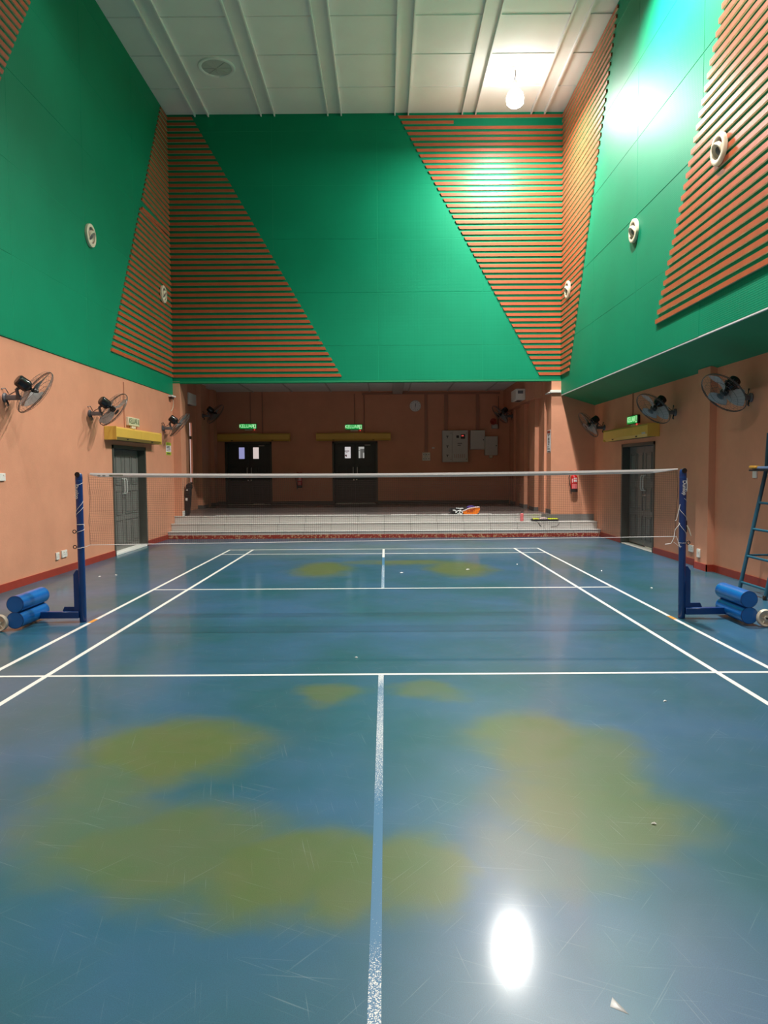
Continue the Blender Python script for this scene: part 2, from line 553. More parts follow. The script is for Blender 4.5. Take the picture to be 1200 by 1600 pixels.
def text_mesh(body, size, depth=0.001, sx=1.0, offset=0.0):
    cu = bpy.data.curves.new('lettering', 'FONT')
    cu.body = body
    cu.size = size
    cu.extrude = depth
    cu.offset = offset
    cu.align_x = 'CENTER'
    cu.align_y = 'CENTER'
    o = bpy.data.objects.new('tmp_lettering', cu)
    COL.objects.link(o)
    dg = bpy.context.evaluated_depsgraph_get()
    me = bpy.data.meshes.new_from_object(o.evaluated_get(dg))
    me.name = 'lettering'
    bpy.data.objects.remove(o)
    bpy.data.curves.remove(cu)
    if sx != 1.0:
        for v in me.vertices:
            v.co.x *= sx
    me.materials.clear()
    return me

def text(body, size, mat, parent, mtx, sx=1.0, name='lettering', offset=0.0):
    me = text_mesh(body, size, sx=sx, offset=offset)
    me.materials.append(M[mat])
    return link(name, me, parent, mtx)

# face frames: local x to the right when facing the surface, local y up, local z out of the surface
def F_south(x, y, z):      # surface facing -y (towards the camera)
    return Matrix(((1, 0, 0, x), (0, 0, -1, y), (0, 1, 0, z), (0, 0, 0, 1)))

def F_left(x, y, z):       # surface on the left wall, facing +x
    return Matrix(((0, 0, 1, x), (1, 0, 0, y), (0, 1, 0, z), (0, 0, 0, 1)))

def F_right(x, y, z):      # surface on the right wall, facing -x
    return Matrix(((0, 0, -1, x), (-1, 0, 0, y), (0, 1, 0, z), (0, 0, 0, 1)))

# ------------------------------------------------------------------ dimensions
XL, XR = -4.95, 4.97          # lower side walls
YB = 9.60                     # wall above the stage opening
YR = -9.6                     # wall behind the camera
ZC = 9.72                     # ceiling
XG = 4.18                     # green bulkhead face on the right
OX0, OX1 = -4.77, 3.955       # stage opening
ZS = 0.49                     # stage floor
YA = 15.0                     # back wall of the stage
AXL, AXR, AZ = -5.22, 3.90, 3.98
D0, D1, DH = 5.76, 7.60, 2.05  # side doors along y

# ------------------------------------------------------------------ floor and court lines
b = MB().box(-5.4, 5.4, YR - .2, 9.02, -0.2, 0.0)
floor = struct(b.obj('floor', 'floor', smooth=False), 'worn glossy blue vinyl court floor with yellowed patches', 'floor')
LH = 0.0016
def line(x0, x1, y0, y1, mat='line', h=LH):
    return MB().box(x0, x1, y0, y1, 0.0002, h).obj('court_line', mat, floor, smooth=False)
for s in (-1, 1):
    a, c = sorted((s * 3.05, s * 3.01)); line(a, c, -6.7, 6.7, h=.0020)
    a, c = sorted((s * 2.59, s * 2.55)); line(a, c, -6.7, 6.7, h=.0024)
    a, c = sorted((s * 6.70, s * 6.66)); line(-3.05, 3.05, a, c, h=.0016)
    a, c = sorted((s * 5.94, s * 5.90)); line(-3.05, 3.05, a, c, h=.0016)
    a, c = sorted((s * 2.01, s * 1.97)); line(-3.05, 3.05, a, c, h=.0016)
line(-.02, .02, -6.66, -2.01, 'line_worn', h=.0012)
line(-.02, .02, 2.01, 6.66, 'line_worn_far', h=.0012)
for s in (-1, 1):
    a, c = sorted((s * 3.052, s * 3.008))
    MB().box(a, c, -.06, .12, 0.0005, .0028).obj('orange_mark', 'orange_mark', floor, smooth=False)
# torn lip of vinyl near the camera
MB().add([(.687, -5.409, .0005), (.733, -5.440, .0005), (.706, -5.414, .004), (.7055, -5.372, .001)], [(0, 1, 2), (0, 2, 3), (0, 3, 1), (1, 3, 2)]).obj('vinyl_tear', 'fan_grey', floor)

# ------------------------------------------------------------------ ceiling
b = MB().box(-5.4, 5.4, YR - .2, YB + .3, ZC + .012, ZC + .2)
ceiling = struct(b.obj('ceiling', 'dark', smooth=False), 'white panelled hall ceiling with long paired ribs', 'ceiling')
strips = [-4.118, -2.600, -1.068, 0.470, 2.012, 3.594]
edges = [XL] + [e for c in strips for e in (c - .154, c + .154)] + [XG + .02]
ys = [9.6, 8.46]
while ys[-1] > YR:
    ys.append(ys[-1] - 1.215)
ys[-1] = YR
pm = {}
for i in range(0, len(edges) - 1, 2):
    x0, x1 = edges[i], edges[i + 1]
    for j in range(len(ys) - 1):
        wd, dp = round(x1 - x0, 3), round(ys[j] - ys[j + 1], 3)
        k = (wd, dp)
        if k not in pm:
            pm[k] = MB().box(-wd / 2 + .004, wd / 2 - .004, -dp / 2 + .005, dp / 2 - .005, 0, .012).mesh('ceiling_panel', 'ceil', False)
        dz = random.uniform(0, .005)
        o = link('ceiling_panel', pm[k], ceiling, T((x0 + x1) / 2, (ys[j] + ys[j + 1]) / 2, ZC + dz - .002) @ RX(random.uniform(-.15, .15)))
for c in strips:
    MB().box(c - .15, c + .15, YR, YB, ZC + .018 - .012, ZC + .022).obj('ceiling_strip', 'ceil_strip', ceiling, False)
    for s in (-1, 1):
        MB().box(c + s * .154 - .014, c + s * .154 + .014, YR, YB + .005, ZC - .055, ZC + .012).obj('ceiling_rib', 'rib', ceiling, False)
for i in range(0, len(edges) - 1, 2):
    wd = edges[i + 1] - edges[i]
    me = MB().box(-wd / 2 + .012, wd / 2 - .012, -.012, .012, -.010, .004).mesh('cross_batten', 'ceil_strip', False)
    for y in ys[1:-1]:
        link('cross_batten', me, ceiling, T((edges[i] + edges[i + 1]) / 2, y, ZC - .004))

# ------------------------------------------------------------------ side walls
def wall_with_hole(x0, x1, z1):
    b = MB()
    b.box(x0, x1, YR, D0, 0, z1)
    b.box(x0, x1, D1, YB + .02, 0, z1)
    b.box(x0, x1, D0, D1, DH, z1)
    return b
wall_left = struct(wall_with_hole(XL - .3, XL, 3.335).obj('wall_left', 'peach', smooth=False), 'peach lower left wall with fans and a grey double door', 'wall')
wall_right = struct(wall_with_hole(XR, XR + .3, 3.30).obj('wall_right', 'peach', smooth=False), 'peach lower right wall under the green overhang', 'wall')
MB().box(XR - .105, XR + .02, 3.34, 3.76, 0, 3.06).obj('pilaster', 'peach', wall_right, False)

upL = struct(MB().box(XL - .3, XL + .0165, YR, YB + .3, 3.340, ZC + .1).obj('wall_left_upper', 'green_back', smooth=False), 'tall green acoustic left wall with rust slats', 'wall')
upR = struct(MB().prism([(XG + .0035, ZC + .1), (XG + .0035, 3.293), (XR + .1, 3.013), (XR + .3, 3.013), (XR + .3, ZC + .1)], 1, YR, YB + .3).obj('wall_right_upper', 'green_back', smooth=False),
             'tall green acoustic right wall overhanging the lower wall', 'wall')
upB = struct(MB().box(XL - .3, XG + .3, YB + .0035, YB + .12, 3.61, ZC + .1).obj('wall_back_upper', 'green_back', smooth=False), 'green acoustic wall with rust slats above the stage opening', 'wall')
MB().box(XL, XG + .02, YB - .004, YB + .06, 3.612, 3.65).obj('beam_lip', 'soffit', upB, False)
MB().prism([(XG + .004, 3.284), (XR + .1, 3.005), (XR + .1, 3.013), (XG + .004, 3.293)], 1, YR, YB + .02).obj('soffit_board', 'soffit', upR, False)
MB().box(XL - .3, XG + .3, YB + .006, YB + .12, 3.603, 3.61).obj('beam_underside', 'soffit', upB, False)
MB().box(XG + .002, XG + .03, YR, YB, 3.272, 3.290).obj('edge_trim', 'rib', upR, False)

zrows = [3.65, 4.455, 5.68, 6.90, 8.12, 9.34, ZC]
def panel_mesh(wd, ht):
    return MB().bbox(-wd / 2 + .0025, wd / 2 - .0025, -ht / 2 + .0025, ht / 2 - .0025, 0, .02, .003, 1).mesh('acoustic_panel', 'green', False)
pcache = {}
def panels(parent, F, cols, rows, plane):
    for i in range(len(cols) - 1):
        for j in range(len(rows) - 1):
            k = (round(cols[i + 1] - cols[i], 3), round(rows[j + 1] - rows[j], 3))
            if k not in pcache:
                pcache[k] = panel_mesh(*k)
            c, z = (cols[i] + cols[i + 1]) / 2, (rows[j] + rows[j + 1]) / 2
            a = random.uniform(-.0012, .0012)
            m = F(plane, c, z) if F is not F_south else F(c, plane, z)
            link('acoustic_panel', pcache[k], parent, m @ T(0, 0, a))
ycols = [YR, -7.4, -5.0, -2.56, -.12, 2.36, 4.78, 7.20, YB]
panels(upL, F_left, ycols, [3.345] + zrows[1:], XL)
panels(upR, F_right, [YR, -7.6, -5.15, -2.7, -.26, 2.18, 4.61, 7.05, YB], [3.285] + zrows[1:], XG + .02)
panels(upB, F_south, [XL, -2.52, -.10, 2.34, XG], zrows, YB + .02)

# slats -------------------------------------------------------------
Z0, PITCH, SH, ST = 3.775, 0.1245, 0.064, 0.026
NS = 48
def slat_mesh(parent, F, plane, a0, a1, a0t, a1t, z, tilt=0.0, droop=0.0):
    """one slat from a0..a1 (bottom edge) / a0t..a1t (top edge) along the wall"""
    c = (a0 + a1) / 2
    h = SH / 2
    vs = [(a0 - c, -h, 0), (a1 - c, -h, 0), (a1t - c, h, 0), (a0t - c, h, 0),
          (a0 - c, -h, ST), (a1 - c, -h, ST), (a1t - c, h, ST), (a0t - c, h, ST)]
    fs = [(4, 5, 6, 7), (0, 1, 5, 4), (1, 2, 6, 5), (2, 3, 7, 6), (3, 0, 4, 7)]
    b = MB()
    for f, mi in zip(fs, (0, 1, 0, 1, 0)):
        b.add([vs[i] for i in f], [(0, 1, 2, 3)], mi)
    me = bpy.data.meshes.new('slat')
    me.from_pydata(vs, [], [fs[0], fs[1], fs[2], fs[3], fs[4], (3, 2, 1, 0)])
    me.materials.append(M['slat'])
    me.materials.append(M['slat_edge'])
    me.polygons.foreach_set('material_index', [0, 1, 0, 1, 0, 0])
    me.update()
    m = F(plane, c, z) if F is not F_south else F(c, plane, z)
    if tilt:
        m = m @ T(0, 0, .01) @ RZ(tilt)
    return link('slat', me, parent, m @ T(0, 0, random.uniform(0, .003)) @ RZ(random.uniform(-.05, .05)))
def at(p, q, z):    # the boundary line between (a, z) points p and q
    t = (z - p[1]) / (q[1] - p[1])
    return p[0] + (q[0] - p[0]) * t
h = SH / 2
for k in range(NS):
    z = Z0 + k * PITCH
    # back wall, left triangle
    p, q = (-0.96, 3.74), (-4.37, 9.70)
    slat_mesh(upB, F_south, YB, XL + .022, at(p, q, z - h), XL + .022, at(p, q, z + h), z)
    # back wall, right triangle
    p, q = (3.665, 3.74), (0.375, 9.68)
    if k == NS - 2:
        slat_mesh(upB, F_south, YB, at(p, q, z - h), 1.66, at(p, q, z + h), 1.66, z)
    else:
        slat_mesh(upB, F_south, YB, at(p, q, z - h), XG - .005, at(p, q, z + h), XG - .005, z)
    # left wall, triangle in the corner (one slat lost, one hanging loose)
    p, q = (5.80, 3.80), (9.05, 9.56)
    if k < NS - 0:
        if k == 26:
            slat_mesh(upL, F_left, XL + .035, at(p, q, z) - .03, YB - .12, at(p, q, z), YB - .12, z - .052, tilt=2.3)
        else:
            slat_mesh(upL, F_left, XL + .02, at(p, q, z - h), YB - .005, at(p, q, z + h), YB - .005, z)
    # right wall, triangle in the corner
    p, q = (8.86, 3.70), (5.62, 9.70)
    slat_mesh(upR, F_right, XG, at(p, q, z - h), YB - .005, at(p, q, z + h), YB - .005, z)
    # nearer fields of slats that run out of the picture
    p, q = (3.66, 3.75), (0.10, 9.70)
    slat_mesh(upR, F_right, XG, -4.2, at(p, q, z - h), -4.2, at(p, q, z + h), z)
    p, q = (0.48, 3.75), (4.02, 9.70)
    slat_mesh(upL, F_left, XL + .02, -4.2, at(p, q, z - h), -4.2, at(p, q, z + h), z)

# walls round the stage opening -------------------------------------
b = MB()
b.box(XL - .3, OX0, YB, YB + .42, 0, 3.66)
b.box(OX1, XR + .3, YB, YB + .76, 0, 3.64)
wsf = struct(b.obj('wall_stage_front', 'peach', smooth=False), 'peach wall ends on both sides of the stage opening', 'wall')
MB().box(OX1 - .012, XR, YB - .012, YB, .327, .43).obj('skirting', 'skirt', wsf, False)
MB().box(OX1 - .012, OX1, YB - .012, YB + .76, ZS, ZS + .10).obj('skirting', 'skirt', wsf, False)
MB().box(OX0, OX0 + .012, YB - .012, YB + .42, ZS, ZS + .12).obj('skirting', 'white', wsf, False)
struct(MB().box(-5.4, 5.4, YR - .2, YR, 0, 3.33).obj('wall_rear', 'peach', smooth=False), 'plain peach wall behind the camera', 'wall')
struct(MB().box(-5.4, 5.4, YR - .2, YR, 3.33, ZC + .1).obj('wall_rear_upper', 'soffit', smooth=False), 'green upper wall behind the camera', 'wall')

# stage, its room and the steps --------------------------------------
stage = struct(MB().box(AXL - .3, XR + .3, YB - .03, YA + .3, 0, ZS - .0105).obj('floor_stage', 'grout', smooth=False), 'raised stage floor of dark glossy tiles', 'floor')
tm = MB().bbox(-.2985, .2985, -.2985, .2985, -.0105, 0, .002, 1).mesh('floor_tile', 'stage', False)
for i in range(16):
    for j in range(9):
        link('floor_tile', tm, stage, T(AXL + .3 + i * .6, YB + .3 + j * .6, ZS + random.uniform(-.0004, .0004)))
steps = struct(MB().box(XL, XR, 9.0 + .012, 9.3, 0, .163 - .012).box(XL, XR, 9.28 + .012, YB, 0, .327 - .012).obj('stage_steps', 'grout', smooth=False),
               'three pale grey tiled steps up to the stage', 'steps')
tw = 0.62
nt_ = 16
rm = MB().bbox(-tw / 2 + .003, tw / 2 - .003, -.012, 0, 0.002, .148, .002, 1).mesh('riser_tile', 'tile', False)
tt = MB().bbox(-tw / 2 + .003, tw / 2 - .003, 0, .27, -.012, 0, .002, 1).mesh('tread_tile', 'tile', False)
nm = MB().bbox(-tw / 2 + .001, tw / 2 - .001, -.018, .03, -.013, .003, .003, 1).mesh('nosing_tile', 'nosing', False)
for s, (y, z) in enumerate(((9.0, .163), (9.28, .327), (9.56, .490))):
    for i in range(nt_):
        x = XL + tw / 2 + i * tw
        if s == 2 and x > OX1 - .1:
            continue
        link('riser_tile', rm, steps, T(x, y + .012, z - .163))
        link('nosing_tile', nm, steps, T(x, y, z))
        link('tread_tile', tt, steps, T(x, y + (.03 if s < 2 else .03), z))
struct(MB().box(XL, XR, 8.984, 9.0, 0, .085).obj('baseboard_steps', 'red_worn', smooth=False), 'flaked red skirting along the foot of the steps', 'skirting')

b = MB()
DB = ((-4.935, -3.48), (-1.60, -.19))
b.box(AXL - .3, DB[0][0], YA, YA + .25, ZS, AZ)
b.box(DB[0][1], DB[1][0], YA, YA + .25, ZS, AZ)
b.box(DB[1][1], AXR + .3, YA, YA + .25, ZS, AZ)
for a, c in DB:
    b.box(a, c, YA, YA + .25, 2.44, AZ)
wab = struct(b.obj('wall_stage_back', 'peach', smooth=False), 'dim peach back wall of the stage', 'wall')
for a, c in ((AXL, DB[0][0]), (DB[0][1], DB[1][0]), (DB[1][1], AXR)):
    MB().box(a, c, YA - .014, YA, ZS, ZS + .1).obj('skirting', 'skirt', wab, False)
b = MB()
b.box(AXL - .3, AXL, YB + .3, 12.04, ZS, AZ)
b.box(AXL - .3, AXL, 12.30, YA, ZS, AZ)
b.box(AXL - .3, AXL, 12.04, 12.30, ZS, 1.2).box(AXL - .3, AXL, 12.04, 12.30, 2.86, AZ)
wal = struct(b.obj('wall_stage_left', 'peach', smooth=False), 'dim left side wall of the stage with pilasters', 'wall')
for y0, y1, x in ((10.30, 11.0, -4.97), (12.75, 13.35, -5.08), (14.3, 14.7, -5.1)):
    MB().box(AXL, x, y0, y1, ZS, AZ).obj('pilaster', 'peach', wal, False)
    MB().box(AXL, x + .012, y0 - .012, y1 + .012, ZS, ZS + .1).obj('skirting', 'skirt', wal, False)
war = struct(MB().box(AXR, AXR + .3, YB + .5, YA, ZS, AZ).obj('wall_stage_right', 'peach', smooth=False), 'dim right side wall of the stage with pilasters', 'wall')
for y0, y1, x in ((10.72, 11.35, 3.80), (12.1, 12.7, 3.80), (13.9, 14.4, 3.84)):
    MB().box(x, AXR, y0, y1, ZS, 3.30).obj('pilaster', 'peach', war, False)
    MB().box(x - .012, AXR, y0 - .012, y1 + .012, ZS, ZS + .1).obj('skirting', 'skirt', war, False)
MB().box(3.72, AXR, YB + .76, YA, 3.30, AZ).obj('side_beam', 'peach', war, False)
wn = struct(MB().box(AXL - .06, AXL - .05, 12.04, 12.30, 1.2, 2.86).obj('window_1', 'slit', smooth=False), 'narrow lit window slit in the stage side wall', 'window')
MB().box(AXL - .07, AXL - .02, 12.04, 12.30, 2.42, 2.50).obj('transom', 'door_frame', wn, False)
MB().box(AXL - .07, AXL - .02, 12.04, 12.30, 1.2, 1.25).obj('sill', 'door_frame', wn, False)

ca = struct(MB().box(AXL - .3, XR + .3, YB + .11, YA + .3, AZ + .01, AZ + .2).obj('ceiling_stage', 'dark', smooth=False), 'low white gridded ceiling over the stage', 'ceiling')
cm = MB().box(-.595, .595, -.295, .295, 0, .01).mesh('ceiling_tile', 'ceil', False)
for i in range(8):
    for j in range(9):
        link('ceiling_tile', cm, ca, T(AXL + .6 + i * 1.2, YB + .42 + j * .6, AZ))
for i in range(1, 8):
    MB().box(AXL + i * 1.2 - .02, AXL + i * 1.2 + .02, YB + .13, YA, AZ - .018, AZ + .003).obj('grid_bar', 'grey_box', ca, False)
MB().box(.28, .58, YB + .13, YA, AZ - .10, AZ).obj('cable_trunking', 'grey_box', ca, False)

# skirtings of the hall ------------------------------------------------
bl = MB().box(XL, XL + .014, YR, D0, 0, .105).box(XL, XL + .014, D1, 9.0, 0, .105)
struct(bl.obj('baseboard_left', 'red_base', smooth=False), 'red skirting along the left wall', 'skirting')
br = MB().box(XR - .014, XR, YR, 3.33, 0, .105).box(XR - .014, XR, 3.77, D0, 0, .105).box(XR - .014, XR, D1, 9.0, 0, .105)
br.box(XR - .119, XR - .105, 3.326, 3.774, 0, .105).box(XR - .119, XR, 3.326, 3.34, 0, .105).box(XR - .119, XR, 3.76, 3.774, 0, .105)
struct(br.obj('baseboard_right', 'red_base', smooth=False), 'red skirting along the right wall and round its pilaster', 'skirting')

# ------------------------------------------------------------------ doors
def handle_mesh(h=.30, out=.055):
    pts = [(0, -h / 2, 0), (0, -h / 2 + .01, out * .8), (0, -h / 2 + .05, out), (0, h / 2 - .05, out), (0, h / 2 - .01, out * .8), (0, h / 2, 0)]
    return MB().tube(pts, .012, 8).mesh('handle', 'nosing')
HM = handle_mesh()
def door(name, F, wd, ht, label, mat, panel_rows, windows=None, hz=1.0, leak_h=None):
    """double door in a face frame F: local x right, y up, z out; origin at the bottom centre of the opening"""
    root = thing(name, label, 'door', F)
    root['kind'] = 'structure'
    fr = MB()
    fr.box(-wd / 2, -wd / 2 + .06, 0, ht, -.155, .012).box(wd / 2 - .06, wd / 2, 0, ht, -.155, .012).box(-wd / 2, wd / 2, ht - .06, ht, -.155, .012)
    fr.obj('frame', 'door_frame', root, False)
    MB().box(-wd / 2, wd / 2, 0, ht, -.24, -.20).obj('backing', 'black', root, False)
    lw = wd / 2 - .063
    for s in (-1, 1):
        leaf = MB()
        x0, x1 = (-lw - .0, -.003) if s < 0 else (.003, lw)
        leaf.bbox(x0, x1, .035, ht - .065, -.19, -.145, .003, 1)
        lf = leaf.obj('leaf', mat, root, False)
        cw = (x1 - x0 - .24) / 2
        for (z0, z1) in panel_rows:
            for c in range(2):
                a = x0 + .08 + c * (cw + .08)
                if windows and z1 > windows[0][3]:
                    continue
                pb = MB()
                pb.box(a, a + cw, z0, z0 + .012, -.146, -.134).box(a, a + cw, z1 - .012, z1, -.146, -.134)
                pb.box(a, a + .012, z0, z1, -.146, -.134).box(a + cw - .012, a + cw, z0, z1, -.146, -.134)
                pb.bbox(a + .04, a + cw - .04, z0 + .04, z1 - .04, -.15, -.136, .008, 1)
                pb.obj('panel', mat, lf, False)
        link('handle', HM, lf, T(s * .065, hz, -.146))
        MB().lathe([(.022, 0), (.022, .008), (.009, .012)], T(s * .045 if s > 0 else -.05, hz - .24, -.146), 12).obj('lock', 'chrome', lf)
    if windows:
        for (x0, x1, z0, z1, m) in windows:
            MB().box(x0, x1, z0, z1, -.150, -.140).obj('pane', m, root, False)
            pf = MB()
            for q in ((x0 - .015, x1 + .015, z0 - .015, z0), (x0 - .015, x1 + .015, z1, z1 + .015), (x0 - .015, x0, z0, z1), (x1, x1 + .015, z0, z1)):
                pf.box(q[0], q[1], q[2], q[3], -.150, -.134)
            pf.obj('pane_frame', 'black', root, False)
        MB().bbox(.30, .48, ht - .13, ht - .10, -.145, -.11, .004, 1).obj('door_closer', 'grey_box', root)
    if leak_h:
        MB().bbox(-wd / 2 + .003, wd / 2 - .003, .0005, leak_h, -.235, .012, .004, 1).obj('leak_sill', 'leak_white', root)  # white strip in place of the light leaking under the door
    return root
rows3 = [(.14, .62), (.72, 1.18), (1.30, 1.86)]
dl = door('door_1', F_left(XL, (D0 + D1) / 2, 0), D1 - D0, DH, 'grey double door in the left wall under a yellow air curtain', 'door', rows3, hz=1.27, leak_h=.045)
dr = door('door_2', F_right(XR, (D0 + D1) / 2, 0), D1 - D0, DH, 'grey double door in the right wall below a green exit sign', 'door', rows3, hz=1.27, leak_h=.012)
MB().box(.10, .70, .013, .034, -.144, -.136).obj('light_gap', 'leak_white', dr, False)
wz = ((1.42, 1.78))
d3 = door('door_3', F_south((DB[0][0] + DB[0][1]) / 2, YA, ZS), DB[0][1] - DB[0][0], 1.95, 'dark stage door nearest the corner with lavender and cream panes', 'door_dark', [(.14, .6), (.7, 1.2)],
          windows=[(-.32, -.145, 1.43, 1.785, 'pane_blue'), (.122, .30, 1.43, 1.785, 'pane_warm')], hz=1.0, leak_h=.01)
d4 = door('door_4', F_south((DB[1][0] + DB[1][1]) / 2, YA, ZS), DB[1][1] - DB[1][0], 1.95, 'dark stage door left of the clock with a notice in its pane', 'door_dark', [(.14, .6), (.7, 1.2)],
          windows=[(-.32, -.14, 1.43, 1.785, 'pane_white'), (.11, .285, 1.43, 1.785, 'pane_grey')], hz=1.0, leak_h=.01)
for (x0, x1, z0, z1, m) in ((-.32, -.18, 1.64, 1.665, 'red_print'), (-.30, -.21, 1.61, 1.618, 'red_print'), (-.30, -.25, 1.592, 1.60, 'ink'), (-.315, -.26, 1.50, 1.54, 'red_print'),
                            (-.29, -.265, 1.47, 1.50, 'red_print'), (.16, .285, 1.60, 1.72, 'pane_dim'), (.16, .245, 1.43, 1.60, 'pane_dim'), (.11, .155, 1.66, 1.675, 'ink')):
    MB().box(x0, x1, z0, z1, -.142, -.139).obj('notice_print', m, d4, False)
MB().box(-.60, .60, .012, .03, -.144, -.138).obj('light_gap', 'grey_box', d4, False)
MB().box(.10, .45, .012, .03, -.144, -.138).obj('light_gap', 'grey_box', d3, False)

# ------------------------------------------------------------------ air curtains over the doors
def air_curtain(F, ln, label, mat='yellow', hgt=.235, dep=.22, two=True):
    r = thing('air_curtain', label, 'air curtain', F, 'yellow air curtains over the doors')
    prof = [(0, 0), (0, hgt), (dep * .8, hgt), (dep, hgt * .86), (dep, hgt * .22), (dep * .75, 0)]   # (z out, y up)
    n = 2
    for i in range(n):
        a, c = -ln / 2 + i * ln / n + .002, -ln / 2 + (i + 1) * ln / n - .002
        MB().prism([(p[1], p[0]) for p in prof], 0, a, c).obj('casing', mat, r, False)
    MB().box(-ln / 2 + .06, ln / 2 - .06, -.004, .002, dep * .2, dep * .62).obj('outlet', 'black', r, False)
    for s in (-1, 1):
        MB().bbox(s * ln / 2 - .008, s * ln / 2 + .008, -.004, hgt + .003, .002, dep + .003, .003, 1).obj('end_cap', mat, r, False)
    for x in (-ln * .27, ln * .27):
        MB().bbox(x - .03, x + .03, .012, .03, dep * .92, dep + .004, .003, 1).obj('catch', 'ink', r, False)
    return r
air_curtain(F_left(XL, 6.71, 2.13), 2.58, 'yellowed air curtain over the left wall door')
ac_r = air_curtain(F_right(XR, 6.86, 2.13), 2.60, 'yellowed air curtain over the right wall door')
MB().box(1.02, 1.20, .05, .085, .21, .224).obj('rating_label', 'grey_box', ac_r, False)
text('A-3', .035, 'ink', ac_r, T(1.2, .067, .2245)) if False else None
air_curtain(F_south(-4.045, YA, 2.455), 2.30, 'dim yellow air curtain over the stage door nearest the corner')
air_curtain(F_south(-.93, YA, 2.455), 2.28, 'dim yellow air curtain over the stage door left of the clock')

# ------------------------------------------------------------------ exit signs
def exit_sign(F, label, lit=True, wd=.52, ht=.165, led=True):
    r = thing('exit_sign', label, 'exit sign', F, 'exit signs over the doors')
    MB().bbox(-wd / 2, wd / 2, -ht / 2, ht / 2, 0, .055, .006, 1).obj('housing', 'cream' if not lit else 'black', r)
    MB().box(-wd / 2 + .008, wd / 2 - .008, -ht / 2 + .008, ht / 2 - .008, .05, .058).obj('face', 'sign_lit' if lit else 'sign_off', r, False)
    lm = 'sign_letter' if lit else 'sign_ink'
    text('KELUAR', .145, lm, r, T(-.055, .004, .0595), sx=.86, offset=.0015)
    x = wd / 2 - .065
    if lit:
        MB().box(x - .042, x + .042, -.062, .062, .058, .0595).obj('pictogram_field', 'sign_letter', r, False)
    pm_ = MB()
    pm_.box(x - .03, x + .03, .045, .052, .0595, .0612).box(x + .025, x + .032, -.05, .052, .0595, .0612)
    pm_.lathe([(.012, .0595), (.012, .0612)], T(x - .005, .03, 0), 10)
    pm_.prism([(x - .02, .015), (x + .008, .018), (x + .012, -.008), (x + .022, -.05), (x + .012, -.05), (x - .002, -.018), (x - .02, -.045), (x - .03, -.04), (x - .014, -.01)], 2, .0595, .0612)
    pm_.obj('pictogram', 'sign_ink', r, False)
    MB().bbox(-.11, .12, -ht / 2 - .05, -ht / 2 - .002, 0, .045, .004, 1).obj('bracket', 'cream', r)
    if led and lit:
        MB().lathe([(.0, .03), (.016, .03), (.022, .04), (.018, .055), (0, .062)], T(wd / 2 - .07, -ht / 2 - .018, 0), 10, cap=False).obj('indicator_lamp', 'red_led', r)
    return r
exit_sign(F_left(XL, 6.82, 2.53), 'pale unlit KELUAR exit sign on the left wall', lit=False, wd=.60)
exit_sign(F_right(XR, 6.85, 2.51), 'lit green KELUAR exit sign on the right wall', wd=.60)
exit_sign(F_south(-4.185, YA, 2.92), 'lit green KELUAR sign over the stage door nearest the corner')
exit_sign(F_south(-.914, YA, 2.88), 'lit green KELUAR sign over the stage door left of the clock')

